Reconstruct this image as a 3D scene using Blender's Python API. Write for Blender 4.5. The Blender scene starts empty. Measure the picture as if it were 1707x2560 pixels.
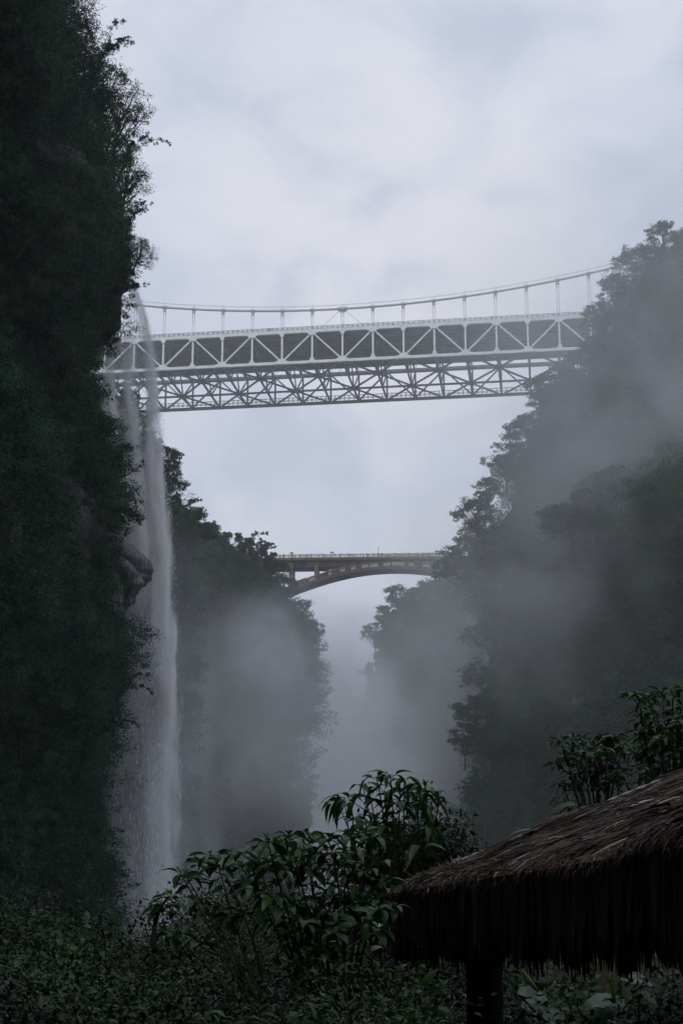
import bpy, math, random
import numpy as np
from mathutils import Vector, Matrix, noise as mnoise

C = bpy.context.scene.collection
scene = bpy.context.scene
rng = np.random.default_rng(7)
random.seed(7)
R = math.radians

# ------------------------------------------------------------------ camera
F = 3700.0                      # focal length in pixels of a 1707x2560 frame
PITCH = R(14.7)
cd = bpy.data.cameras.new("camera")
cam = bpy.data.objects.new("camera", cd)
C.objects.link(cam)
cam.location = (0, 0, 0)
cam.rotation_euler = (R(90) + PITCH, 0, 0)
cd.sensor_fit = 'VERTICAL'
cd.sensor_height = 36.0
cd.lens = F / 2560 * 36.0
cd.clip_start = 0.1
cd.clip_end = 6000
scene.camera = cam
cT, sT = math.cos(PITCH), math.sin(PITCH)

def P(px, py, Y):
    """world point that stands Y metres down the gorge on the sight line of a picture point"""
    u = (px - 853.5) / F
    v = (1280 - py) / F
    k = Y / (cT - v * sT)
    return Vector((u * k, Y, (sT + v * cT) * k))

def pxm(py, Y):
    """pixels per metre at that height and distance"""
    v = (1280 - py) / F
    return F * (cT - v * sT) / Y

# ------------------------------------------------------------------ world
SUN_EL, SUN_AZ = R(58), R(200)     # azimuth clockwise from +Y: high, behind the camera
w = bpy.data.worlds.new("World")
scene.world = w
w.use_nodes = True
nt = w.node_tree
N, Lk = nt.nodes, nt.links
N.clear()
out = N.new('ShaderNodeOutputWorld')
bg = N.new('ShaderNodeBackground')
tc = N.new('ShaderNodeTexCoord')
sky = N.new('ShaderNodeTexSky')
sky.sky_type = 'NISHITA'
sky.sun_disc = False
sky.sun_elevation = SUN_EL
sky.sun_rotation = SUN_AZ
sky.dust_density = 3.0
skm = N.new('ShaderNodeVectorMath'); skm.operation = 'SCALE'; skm.inputs['Scale'].default_value = 0.07
Lk.new(sky.outputs[0], skm.inputs[0])
# overcast deck: soft cloud noise laid out over the directions of the sky
mp = N.new('ShaderNodeMapping'); mp.inputs['Scale'].default_value = (1.0, 1.0, 1.5)
mp.inputs['Location'].default_value = (3.1, 0.4, 1.9)
Lk.new(tc.outputs['Generated'], mp.inputs[0])
n1 = N.new('ShaderNodeTexNoise'); n1.inputs['Scale'].default_value = 11.0
n1.inputs['Detail'].default_value = 6; n1.inputs['Roughness'].default_value = 0.5
n1.inputs['Distortion'].default_value = 0.5
Lk.new(mp.outputs[0], n1.inputs['Vector'])
cr = N.new('ShaderNodeValToRGB')
cr.color_ramp.elements[0].position = 0.34; cr.color_ramp.elements[0].color = (0.555, 0.603, 0.735, 1)
cr.color_ramp.elements[1].position = 0.62; cr.color_ramp.elements[1].color = (0.71, 0.74, 0.84, 1)
Lk.new(n1.outputs['Fac'], cr.inputs[0])
# brighter veil where the cloud is thin (above the bridge)
def glow(px, py, inner, outer):
    d = P(px, py, 10).normalized()
    dt = N.new('ShaderNodeVectorMath'); dt.operation = 'DOT_PRODUCT'
    nm = N.new('ShaderNodeVectorMath'); nm.operation = 'NORMALIZE'
    Lk.new(tc.outputs['Generated'], nm.inputs[0])
    Lk.new(nm.outputs[0], dt.inputs[0]); dt.inputs[1].default_value = d
    m = N.new('ShaderNodeMapRange'); m.interpolation_type = 'SMOOTHERSTEP'
    m.inputs[1].default_value = math.cos(R(outer)); m.inputs[2].default_value = math.cos(R(inner))
    Lk.new(dt.outputs['Value'], m.inputs[0])
    return m.outputs[0]
g = glow(960, 610, 0.2, 9.5)
gn = N.new('ShaderNodeMath'); gn.operation = 'MULTIPLY'
Lk.new(g, gn.inputs[0])
rm = N.new('ShaderNodeMapRange'); rm.inputs[1].default_value = 0.35; rm.inputs[2].default_value = 0.6
rm.inputs[3].default_value = 0.25; rm.inputs[4].default_value = 1.0
Lk.new(n1.outputs['Fac'], rm.inputs[0]); Lk.new(rm.outputs[0], gn.inputs[1])
mx = N.new('ShaderNodeMix'); mx.data_type = 'RGBA'
Lk.new(gn.outputs[0], mx.inputs[0]); Lk.new(cr.outputs[0], mx.inputs[6])
mx.inputs[7].default_value = (0.79, 0.795, 0.85, 1)
mz = N.new('ShaderNodeMix'); mz.data_type = 'RGBA'; mz.inputs[0].default_value = 0.9
Lk.new(skm.outputs[0], mz.inputs[6]); Lk.new(mx.outputs[2], mz.inputs[7])
Lk.new(mz.outputs[2], bg.inputs[0])
bg.inputs[1].default_value = 1.13
Lk.new(bg.outputs[0], out.inputs[0])

# ------------------------------------------------------------------ sun behind the overcast
ld = bpy.data.lights.new("sun", 'SUN')
ld.energy = 0.9
ld.angle = R(25)
ld.color = (1.0, 0.97, 0.93)
sun = bpy.data.objects.new("sun", ld)
C.objects.link(sun)
d = Vector((math.sin(SUN_AZ) * math.cos(SUN_EL), math.cos(SUN_AZ) * math.cos(SUN_EL), math.sin(SUN_EL)))
sun.rotation_euler = d.to_track_quat('Z', 'Y').to_euler()

scene.view_settings.view_transform = 'Standard'
scene.view_settings.look = 'None'
scene.view_settings.exposure = 0.0
scene.view_settings.gamma = 1.0
cy = scene.cycles
cy.max_bounces = 8
cy.diffuse_bounces = 2
cy.glossy_bounces = 2
cy.transmission_bounces = 2
cy.transparent_max_bounces = 8
cy.volume_bounces = 7
cy.volume_max_steps = 256
cy.use_denoising = True
cy.use_adaptive_sampling = True
cy.adaptive_threshold = 0.015

# ------------------------------------------------------------------ materials
def mat(name, col, rough=0.8, spec=0.3, col2=None, nscale=2.0, bump=0.0, coords='Object', det=4, trans=0.0, lo=0.35, hi=0.65, stretch=None):
    m = bpy.data.materials.new(name)
    m.use_nodes = True
    n, l = m.node_tree.nodes, m.node_tree.links
    b = n['Principled BSDF']
    b.inputs['Base Color'].default_value = (*col, 1)
    b.inputs['Roughness'].default_value = rough
    b.inputs['Specular IOR Level'].default_value = spec
    if col2 is not None or bump:
        t = n.new('ShaderNodeTexCoord')
        src = t.outputs[coords]
        if stretch:
            mpg = n.new('ShaderNodeMapping'); mpg.inputs['Scale'].default_value = stretch
            l.new(src, mpg.inputs[0]); src = mpg.outputs[0]
        x = n.new('ShaderNodeTexNoise')
        x.inputs['Scale'].default_value = nscale; x.inputs['Detail'].default_value = det
        x.inputs['Roughness'].default_value = 0.6
        l.new(src, x.inputs['Vector'])
        if col2 is not None:
            r = n.new('ShaderNodeValToRGB')
            r.color_ramp.elements[0].position = lo; r.color_ramp.elements[0].color = (*col, 1)
            r.color_ramp.elements[1].position = hi; r.color_ramp.elements[1].color = (*col2, 1)
            l.new(x.outputs['Fac'], r.inputs[0]); l.new(r.outputs[0], b.inputs['Base Color'])
        if bump:
            bp = n.new('ShaderNodeBump'); bp.inputs['Strength'].default_value = bump
            l.new(x.outputs['Fac'], bp.inputs['Height']); l.new(bp.outputs[0], b.inputs['Normal'])
    return m

def leaf_mat(name, c1, c2, nscale, rough=0.6, spec=0.3, trans=0.25, species=False):
    """leaf colour that varies from spray to spray, with a little light coming through"""
    m = mat(name, c1, rough, spec, c2, nscale, det=2)
    n, l = m.node_tree.nodes, m.node_tree.links
    b = n['Principled BSDF']; o = n['Material Output']
    if species:
        rp_ = b.inputs['Base Color'].links[0].from_node; src0 = rp_.inputs[0].links[0].from_socket
        a_ = n.new('ShaderNodeAttribute'); a_.attribute_name = 'species'
        ma = n.new('ShaderNodeMath'); ma.operation = 'MULTIPLY_ADD'; ma.inputs[1].default_value = 0.45; l.new(a_.outputs['Fac'], ma.inputs[0]); 
        mb_ = n.new('ShaderNodeMath'); mb_.operation = 'MULTIPLY'; mb_.inputs[1].default_value = 0.55; l.new(src0, mb_.inputs[0]); l.new(mb_.outputs[0], ma.inputs[2])
        l.new(ma.outputs[0], rp_.inputs[0])
    if trans > 0:
        tr = n.new('ShaderNodeBsdfTranslucent')
        src = b.inputs['Base Color'].links[0].from_socket
        l.new(src, tr.inputs[0])
        ms = n.new('ShaderNodeMixShader'); ms.inputs[0].default_value = trans
        l.new(b.outputs[0], ms.inputs[1]); l.new(tr.outputs[0], ms.inputs[2])
        l.new(ms.outputs[0], o.inputs['Surface'])
    return m

M = {}
M['rock'] = mat('wet_dark_limestone', (0.018, 0.022, 0.022), 0.8, 0.3, (0.075, 0.076, 0.070), 0.9, bump=0.9, det=12, stretch=(1, 1, 0.45))
M['rock_wet'] = mat('wet_flowstone', (0.035, 0.038, 0.040), 0.45, 0.4, (0.20, 0.21, 0.22), 4.5, bump=0.7, det=10, stretch=(1.8, 1.8, 0.16), lo=0.42, hi=0.72)
M['leaf_near_cliff'] = leaf_mat('cliff_leaves_close', (0.010, 0.036, 0.026), (0.052, 0.125, 0.056), 0.35, spec=0.12, species=True)
M['leaf_cliff'] = leaf_mat('cliff_leaves', (0.009, 0.034, 0.023), (0.050, 0.122, 0.050), 0.14, spec=0.12, species=True)
M['leaf_hill'] = leaf_mat('hill_leaves', (0.010, 0.038, 0.026), (0.052, 0.128, 0.054), 0.10, spec=0.12, species=True)
M['leaf_tree'] = leaf_mat('tree_leaves', (0.012, 0.036, 0.022), (0.040, 0.090, 0.038), 0.5, spec=0.12)
M['bark'] = mat('bark', (0.04, 0.034, 0.028), 0.9, 0.2, (0.085, 0.072, 0.06), 3.0, bump=0.3)
M['twig'] = mat('green_brown_stem', (0.014, 0.014, 0.009), 0.8, 0.2, (0.035, 0.032, 0.02), 9.0)
M['shrub_leaf'] = leaf_mat('glossy_shrub_leaf', (0.012, 0.040, 0.008), (0.032, 0.092, 0.014), 2.2, 0.40, 0.32, 0.25)
M['young_leaf'] = leaf_mat('young_yellow_green_leaf', (0.09, 0.15, 0.03), (0.14, 0.21, 0.05), 2.2, 0.4, 0.5, 0.3)
M['under_leaf'] = leaf_mat('undergrowth_leaf', (0.003, 0.011, 0.003), (0.014, 0.042, 0.008), 1.6, 0.40, 0.22, 0.2)
M['broad_leaf'] = leaf_mat('broad_wet_leaf', (0.06, 0.12, 0.065), (0.11, 0.18, 0.10), 3.0, 0.4, 0.5, 0.25)
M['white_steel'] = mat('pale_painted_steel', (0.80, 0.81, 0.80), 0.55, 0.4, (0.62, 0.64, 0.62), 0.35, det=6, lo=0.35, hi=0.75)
M['grey_steel'] = mat('shade_toned_grey_steel', (0.17, 0.185, 0.19), 0.6, 0.4, (0.115, 0.125, 0.13), 0.3, det=5)  # grey paint of the inner members, darkened further to stand for their shade
M['deck_under'] = mat('deck_plate', (0.34, 0.36, 0.36), 0.8, 0.3, (0.20, 0.22, 0.21), 0.1, det=6)
M['cable'] = mat('cable_wrapping', (0.42, 0.43, 0.44), 0.6, 0.3, (0.50, 0.51, 0.52), 0.5)
M['rail'] = mat('railing_steel', (0.10, 0.105, 0.11), 0.6, 0.4)
M['concrete'] = mat('weathered_concrete', (0.050, 0.042, 0.038), 0.9, 0.2, (0.125, 0.100, 0.082), 0.22, bump=0.2, det=8, stretch=(1, 1, 0.5))
M['rusty_concrete'] = mat('rust_stained_concrete', (0.095, 0.066, 0.052), 0.9, 0.2, (0.19, 0.135, 0.105), 0.4, det=8)
M['bare_concrete'] = mat('pale_bare_concrete', (0.40, 0.34, 0.28), 0.9, 0.2, (0.55, 0.50, 0.44), 0.5, det=6)
M['white_rail'] = mat('whitewashed_balustrade', (0.62, 0.62, 0.60), 0.8, 0.2, (0.45, 0.45, 0.43), 0.6)
M['ground'] = mat('damp_soil', (0.018, 0.016, 0.012), 0.95, 0.2, (0.035, 0.032, 0.022), 0.8, bump=0.4)
M['straw'] = mat('old_palm_thatch', (0.016, 0.011, 0.009), 0.8, 0.25, (0.125, 0.088, 0.064), 9.0, det=5, lo=0.38, hi=0.68)
M['straw_pale'] = mat('glint_pale_thatch', (0.14, 0.115, 0.10), 0.55, 0.45, (0.42, 0.38, 0.34), 9.0)  # pale strand colour put in as highlights on the thatch
M['straw_rust'] = mat('reddish_thatch', (0.10, 0.035, 0.018), 0.7, 0.3, (0.20, 0.08, 0.04), 6.0)
M['fringe'] = mat('shade_dark_fringe', (0.007, 0.006, 0.005), 0.9, 0.1, (0.020, 0.016, 0.013), 8.0, stretch=(6, 6, 0.6))  # near-black colour stands in for the shade on the hanging thatch
M['timber'] = mat('dark_timber', (0.008, 0.007, 0.006), 0.9, 0.15, (0.02, 0.017, 0.014), 5.0, bump=0.2, stretch=(3, 3, 0.4))
M['tin'] = mat('dull_tin_sheet', (0.24, 0.25, 0.25), 0.55, 0.5, (0.15, 0.15, 0.15), 4.0)
M['skin'] = mat('skin', (0.38, 0.24, 0.17), 0.6)
M['dark_cloth'] = mat('dark_cloth', (0.03, 0.03, 0.04), 0.9)
for i_, c_ in enumerate([(0.03, 0.03, 0.04), (0.22, 0.05, 0.05), (0.30, 0.30, 0.32), (0.03, 0.05, 0.13), (0.10, 0.08, 0.07), (0.06, 0.05, 0.08)]):
    M['shirt%d' % i_] = mat('shirt_cloth', c_, 0.9)

# ------------------------------------------------------------------ mesh helpers
class MB:
    def __init__(s):
        s.v = []; s.f = []; s.n = 0
    def add(s, verts, faces):
        verts = np.asarray(verts, dtype=np.float64).reshape(-1, 3)
        s.v.append(verts)
        for f in faces: s.f.append([i + s.n for i in f])
        s.n += len(verts)
    def bar(s, p, q, a=0.5, b=None, up=(0, 0, 1)):
        b = a if b is None else b
        p = Vector(p); q = Vector(q); d_ = (q - p)
        if d_.length < 1e-6: return
        d_.normalize(); u = Vector(up)
        if abs(d_.dot(u)) > 0.98: u = Vector((0.13, 0.99, 0))
        x = d_.cross(u).normalized(); y = x.cross(d_).normalized()
        vs = []
        for e in (p, q):
            for sx, sy in ((-1, -1), (1, -1), (1, 1), (-1, 1)):
                vs.append(e + x * (sx * a / 2) + y * (sy * b / 2))
        s.add([tuple(v) for v in vs], [(0, 1, 2, 3), (7, 6, 5, 4), (4, 5, 1, 0), (5, 6, 2, 1), (6, 7, 3, 2), (7, 4, 0, 3)])
    def box(s, c, sx, sy, sz):
        c = Vector(c)
        s.bar(c - Vector((0, 0, sz / 2)), c + Vector((0, 0, sz / 2)), sx, sy, up=(0, 1, 0))
    def tube(s, pts, rad, n=8, cap=True):
        pts = [Vector(p) for p in pts]
        if not hasattr(rad, '__len__'): rad = [rad] * len(pts)
        vs = []; fs = []; ref = Vector((0.3, 0.1, 1)).normalized()
        for i, p in enumerate(pts):
            d_ = (pts[min(i + 1, len(pts) - 1)] - pts[max(i - 1, 0)])
            d_ = d_.normalized() if d_.length > 1e-9 else Vector((0, 0, 1))
            u = ref if abs(d_.dot(ref)) < 0.95 else Vector((1, 0.2, 0)).normalized()
            x = d_.cross(u).normalized(); y = d_.cross(x).normalized()
            for k in range(n):
                a = 2 * math.pi * k / n
                vs.append(tuple(p + (x * math.cos(a) + y * math.sin(a)) * rad[i]))
        for i in range(len(pts) - 1):
            for k in range(n):
                k2 = (k + 1) % n
                fs.append((i * n + k, i * n + k2, (i + 1) * n + k2, (i + 1) * n + k))
        if cap:
            fs.append(tuple(range(n))[::-1]); fs.append(tuple((len(pts) - 1) * n + k for k in range(n)))
        s.add(vs, fs)
    def mesh(s, name, m, smooth=False):
        me = bpy.data.meshes.new(name)
        me.from_pydata(np.concatenate(s.v).tolist(), [], s.f)
        if smooth: me.polygons.foreach_set('use_smooth', [True] * len(me.polygons))
        me.materials.append(m); me.update()
        return me
    def build(s, name, m, parent=None, smooth=False):
        return obj(name, s.mesh(name, m, smooth), parent)

def obj(name, data, parent=None):
    o = bpy.data.objects.new(name, data)
    C.objects.link(o)
    if parent is not None: o.parent = parent
    return o

def tag(o, label=None, cat=None, group=None, kind=None):
    if label: o['label'] = label
    if cat: o['category'] = cat
    if group: o['group'] = group
    if kind: o['kind'] = kind
    return o

def empty(name, loc=(0, 0, 0)):
    o = bpy.data.objects.new(name, None)
    o.empty_display_size = 0.5
    C.objects.link(o); o.location = loc
    return o

def npmesh(name, verts, faces, m, smooth=False):
    """fast mesh from arrays; faces is (n,k)"""
    me = bpy.data.meshes.new(name)
    verts = np.ascontiguousarray(verts, dtype=np.float32)
    faces = np.ascontiguousarray(faces, dtype=np.int32)
    nf, k = faces.shape
    me.vertices.add(len(verts)); me.vertices.foreach_set('co', verts.ravel())
    me.loops.add(nf * k); me.loops.foreach_set('vertex_index', faces.ravel())
    me.polygons.add(nf)
    me.polygons.foreach_set('loop_start', np.arange(0, nf * k, k, dtype=np.int32))
    if smooth: me.polygons.foreach_set('use_smooth', np.ones(nf, dtype=bool))
    me.update(calc_edges=True)
    ms = m if isinstance(m, (list, tuple)) else [m]
    for a in ms: me.materials.append(a)
    return me

def unit(a):
    return a / np.maximum(np.linalg.norm(a, axis=1, keepdims=True), 1e-9)

def leaves(cent, dirs, size, ratio=0.45, nrm=None):
    """one rhombic leaf per centre; returns verts and quads"""
    n = len(cent)
    d_ = unit(dirs)
    r = rng.normal(size=(n, 3)) if nrm is None else nrm + 0.5 * rng.normal(size=(n, 3))
    x = unit(np.cross(d_, r))
    nn = np.cross(x, d_)
    s_ = np.asarray(size).reshape(-1, 1) * np.ones((n, 1))
    v = np.empty((n, 4, 3))
    v[:, 0] = cent - d_ * s_ * 0.5
    v[:, 1] = cent + x * s_ * ratio * 0.5 + nn * s_ * 0.08
    v[:, 2] = cent + d_ * s_ * 0.5 - nn * s_ * 0.06
    v[:, 3] = cent - x * s_ * ratio * 0.5 + nn * s_ * 0.08
    return v.reshape(-1, 3), np.arange(n * 4).reshape(n, 4)

def clump_leaves(cent, rad, per, size, flat=0.7, droop=0.35, ratio=0.5):
    """leaf sprays: cent (k,3), rad (k,), each clump is itself made of a few sprays on its outer shell"""
    k = len(cent)
    nsub = 9
    sd = rng.normal(size=(k, nsub, 3)); sd[:, :, 2] = sd[:, :, 2] * 0.8 + 0.25
    sd = sd / np.linalg.norm(sd, axis=2, keepdims=True)
    sc = cent[:, None, :] + sd * rad[:, None, None] * rng.uniform(0.45, 1.0, (k, nsub, 1)) * np.array([1, 1, flat])
    sr = rad[:, None] * rng.uniform(0.28, 0.55, (k, nsub))
    pr = max(2, per // nsub)
    q = rng.normal(size=(k, nsub, pr, 3))
    q /= np.linalg.norm(q, axis=3, keepdims=True)
    rr = rng.uniform(0.25, 1.0, (k, nsub, pr, 1)) ** 0.6
    pt = sc[:, :, None, :] + q * rr * sr[:, :, None, None] * np.array([1, 1, 0.6])
    dr = q + 0.6 * rng.normal(size=q.shape) + np.array([0, 0, -droop])
    sz = size * rng.uniform(0.6, 1.35, (k * nsub * pr))
    return leaves(pt.reshape(-1, 3), dr.reshape(-1, 3), sz, ratio)

def cat_vf(parts):
    vs = []; fs = []; n = 0
    for v, f in parts:
        vs.append(v); fs.append(f + n); n += len(v)
    return np.concatenate(vs), np.concatenate(fs)

def vnoise(p, s, seed=0.0):
    return mnoise.noise(Vector((p[0] * s + seed, p[1] * s + 1.7 * seed, p[2] * s - seed)))

# ------------------------------------------------------------------ cliffs
def cliff(name, prof, Ys, side, near, far, spread, nscale, namp, m, zrows=90, cols=(26, 14), lean=None, seed=1.0, farx=None, nearx=0.0):
    """Rock headland. prof = its outline as (px,py) seen at distance Ys, side -1 left / +1 right.
    Every level is a closed ring: the near wall, the nose, the far wall and the back."""
    pts = [P(a, b, Ys) for a, b in prof]
    zs = np.array([p.z for p in pts]); xs = np.array([p.x for p in pts])
    o_ = np.argsort(zs); zs = zs[o_]; xs = xs[o_]
    Z = np.linspace(zs[0], zs[-1], zrows)
    X = np.interp(Z, zs, xs)
    farx = spread if farx is None else farx
    ring = []
    nN, nF = cols
    xn = nearx + spread * 0.10
    for i in range(14):                       # rounded near end
        t = i / 14
        ring.append((xn + (spread + farx - xn) * (1 - t) ** 1.3, -near - 6 * math.sin(math.pi * t)))
    for i in range(nN):                       # near wall
        t = 1 - i / nN
        ring.append((nearx * t + spread * 0.10 * t ** 2.2, -near * t ** 1.25))
    for i in range(nF + 1):                   # far wall
        t = i / nF
        ring.append((farx * 0.9 * t ** 1.7, far * t ** 0.8))
    K = len(ring)
    nc = 14
    V = np.empty((zrows, K + 2, 3))
    for r in range(zrows):
        yo = 0.0 if lean is None else lean * (Z[r] - Z[0])
        for k, (dx, dy) in enumerate(ring):
            if dy > 0: dx = dx + dy * (max(0.0, side * X[r]) / Ys * 1.15 + 0.08)
            x = X[r] + side * dx; y = Ys + dy + yo
            p = (x, y, Z[r])
            a = vnoise(p, nscale, seed) + 0.5 * vnoise(p, nscale * 2.3, seed + 5) + 0.25 * vnoise(p, nscale * 5.1, seed + 9)
            a += 0.22 * vnoise((x * 1.6, y * 1.6, Z[r] * 0.5), nscale * 9, seed + 3) + 0.10 * vnoise(p, nscale * 22, seed + 6)
            edge = min(1.0, abs(dy) / (0.06 * near + 1e-6))
            V[r, k] = (x + side * (a * namp * (0.25 + 0.75 * edge)), y + a * namp * 0.5 * edge, Z[r] + namp * 0.25 * vnoise(p, nscale * 3, seed + 2))
        V[r, K] = (X[r] + side * (spread + farx), Ys + far + yo, Z[r])
        V[r, K + 1] = (X[r] + side * (spread + farx), Ys - near + yo, Z[r])
    K2 = K + 2
    V = V[:, :K + 1]; K2 = K + 1
    idx = np.arange(zrows * K2).reshape(zrows, K2)
    a = idx[:-1]; b = idx[1:]
    q = np.stack([a, np.roll(a, -1, 1), np.roll(b, -1, 1), b], axis=2).reshape(-1, 4)
    if side < 0: q = q[:, ::-1]
    verts = V.reshape(-1, 3)
    me = npmesh(name, verts, q, m, True)
    # cap the top
    import bmesh
    bm = bmesh.new(); bm.from_mesh(me); bm.verts.ensure_lookup_table()
    bm.faces.new([bm.verts[i] for i in idx[-1]]); bm.faces.new([bm.verts[i] for i in idx[0]][::-1])
    bmesh.ops.recalc_face_normals(bm, faces=bm.faces)
    bm.to_mesh(me); bm.free()
    ob = obj(name, me)
    tag(ob, kind='structure')
    return ob, V[:, :K]

# --- left cliff with the waterfall lip
LY = 100.0
profL = [(151, -700), (146, -500), (136, -300), (131, -150), (136, 0), (151, 60), (161, 130), (178, 200), (211, 300), (236, 400), (246, 500), (246, 600), (276, 650), (294, 690), (297, 722), (264, 740), (254, 765), (246, 782), (218, 800), (208, 830), (218, 868), (236, 880), (230, 895), (208, 905), (204, 935), (221, 960), (218, 1000), (198, 1020), (186, 1040), (178, 1060), (216, 1098), (194, 1110), (210, 1160), (238, 1215), (258, 1262), (234, 1310), (238, 1345), (266, 1400), (286, 1450), (272, 1490), (266, 1560), (254, 1700), (239, 1850), (222, 2050), (204, 2300), (189, 2600), (174, 2900)]
cliffL, VL = cliff('cliff', profL, LY, -1, 150, 60, 24, 0.09, 3.2, M['rock'], zrows=360, cols=(90, 26), seed=3.0, nearx=0.5)

# --- right side of the gorge: near shoulder, then the tall foggy one, then the far wall under the arch bridge
profR1 = [(2142, 920), (1942, 1060), (1762, 1130), (1642, 1170), (1522, 1235), (1432, 1290), (1342, 1350), (1247, 1390), (1232, 1420), (1254, 1470), (1267, 1520), (1274, 1580), (1282, 1640), (1257, 1710), (1232, 1760), (1207, 1810), (1192, 1870), (1227, 1910), (1232, 1970), (1207, 2010), (1202, 2050), (1242, 2120), (1252, 2220), (1257, 2420), (1262, 2720)]
cliffR1, VR1 = cliff('cliff', profR1, 325.0, 1, 230, 80, 60, 0.04, 9.0, M['rock'], zrows=110, cols=(50, 16), seed=11.0, nearx=100)
profR2 = [(2538, 162), (2238, 342), (1988, 482), (1818, 572), (1738, 602), (1678, 617), (1613, 672), (1568, 732), (1538, 802), (1523, 872), (1516, 942), (1478, 992), (1438, 1012), (1408, 1032), (1373, 1082), (1338, 1142), (1298, 1182), (1288, 1242), (1253, 1302), (1241, 1352), (1221, 1402), (1208, 1452), (1238, 1512), (1255, 1612), (1275, 1812), (1285, 2012), (1285, 2312), (1285, 2612)]
cliffR2, VR2 = cliff('cliff', profR2, 410.0, 1, 150, 110, 90, 0.035, 8.0, M['rock'], zrows=120, cols=(40, 18), seed=21.0, nearx=80)
profR3 = [(1310, 1432), (1190, 1452), (1090, 1482), (1020, 1512), (975, 1547), (970, 1582), (948, 1612), (950, 1692), (940, 1752), (932, 1802), (955, 1862), (965, 1962), (975, 2112), (980, 2412)]
cliffR3, VR3 = cliff('cliff', profR3, 620.0, 1, 60, 90, 80, 0.03, 5.0, M['rock'], zrows=70, cols=(26, 14), seed=31.0, nearx=60)

# --- left side beyond the waterfall
profL2 = [(198, 925), (238, 985), (293, 1035), (308, 1095), (363, 1145), (388, 1205), (418, 1255), (448, 1315), (468, 1395), (468, 1495), (448, 1695), (438, 1895), (428, 2095), (423, 2395), (418, 2595)]
cliffL2, VL2 = cliff('cliff', profL2, 250.0, -1, 95, 90, 60, 0.045, 3.5, M['rock'], zrows=90, cols=(26, 14), seed=41.0, nearx=28)
profL3 = [(298, 1250), (398, 1320), (488, 1360), (568, 1390), (618, 1415), (658, 1445), (673, 1475), (697, 1510), (727, 1545), (752, 1580), (762, 1620), (757, 1670), (747, 1720), (752, 1780), (742, 1870), (722, 2020), (712, 2220), (702, 2520)]
cliffL3, VL3 = cliff('cliff', profL3, 400.0, -1, 75, 160, 90, 0.035, 7.0, M['rock'], zrows=90, cols=(30, 16), seed=51.0, nearx=70)
profL4 = [(500, 1560), (650, 1620), (790, 1690), (850, 1740), (868, 1800), (880, 1900), (890, 2100), (900, 2400)]
cliffL4, VL4 = cliff('cliff', profL4, 800.0, -1, 90, 200, 120, 0.02, 8.0, M['rock'], zrows=50, cols=(20, 12), seed=61.0)

# --- gorge floor, river and the slope the photographer stands on
def hgt(x, y):
    d_ = math.hypot(x * 0.8, y)
    h = -1.7 - 0.5 * max(0, y - 2) * 0.10 - 24 / (1 + math.exp(-(y - 45) / 9.0))
    if y < 0: h = -1.7 + 0.03 * -y
    h += 0.6 * mnoise.noise(Vector((x * 0.08, y * 0.08, 0)))
    return h
gx = np.concatenate([np.linspace(-1500, -80, 16), np.linspace(-70, 70, 57), np.linspace(80, 1500, 16)])
gy = np.concatenate([np.linspace(-400, -30, 12), np.linspace(-25, 120, 73), np.linspace(130, 2500, 30)])
gv = np.array([(x, y, hgt(x, y)) for y in gy for x in gx])
gi = np.arange(len(gy) * len(gx)).reshape(len(gy), len(gx))
gq = np.stack([gi[:-1, :-1], gi[:-1, 1:], gi[1:, 1:], gi[1:, :-1]], axis=2).reshape(-1, 4)
o = obj('ground', npmesh('ground', gv, gq, M['ground'], True)); tag(o, kind='structure')
M['water'] = mat('river_water', (0.05, 0.07, 0.065), 0.15, 0.5, None, 0.6, bump=0.3)
rv = MB()
rv.add([(-16, 60, -23.5), (22, 60, -23.5), (60, 900, -23.5), (-60, 900, -23.5)], [(0, 1, 2, 3)])
o = rv.build('river_water', M['water']); tag(o, kind='structure')

# added rock wall, out of view behind the camera, to shade the foreground
wb = MB()
def shade_wall(name, path, h0, h1, thick, seed):
    vs = []; nz = 16; n = len(path)
    for side_ in (0, 1):
        for (x, y) in path:
            for k in range(nz + 1):
                z = h0 + (h1 - h0) * k / nz
                d_ = Vector((x, y, 0)).normalized()
                q = 4.0 * vnoise((x, y, z), 0.05, seed) + 1.5 * vnoise((x, y, z), 0.15, seed)
                o_ = d_ * (q + thick * side_ + 0.12 * (z - h0) * (1 if not side_ else 0))
                vs.append((x + o_.x, y + o_.y, z))
    K = nz + 1; fs = []; m_ = n * K
    for i in range(n - 1):
        for k in range(nz):
            a = i * K + k
            fs.append((a, a + K, a + K + 1, a + 1)); fs.append((m_ + a, m_ + a + 1, m_ + a + K + 1, m_ + a + K))
        a = i * K + nz; fs.append((a, a + K, m_ + a + K, m_ + a))
    b = MB(); b.add(vs, fs)
    return tag(b.build(name, M['rock'], None, True), kind='structure')
shade_wall('cliff', [(-17, -20), (-15, -34), (-6, -44), (8, -46), (22, -38), (31, -20), (34, 0)], -8, 55, 14, 71.0)
#--SCATTER--
from mathutils.bvhtree import BVHTree
from mathutils.kdtree import KDTree
def bvh_of(obs):
    vs = []; fs = []; n = 0
    for o_ in obs:
        me = o_.data
        vs += [v.co.copy() for v in me.vertices]
        fs += [[i + n for i in p.vertices] for p in me.polygons]
        n += len(me.vertices)
    return BVHTree.FromPolygons(vs, fs)
def project(p):
    dep = p[1] * cT + p[2] * sT
    return 853.5 + F * p[0] / dep, 1280 - F * (-p[1] * sT + p[2] * cT) / dep

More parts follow.
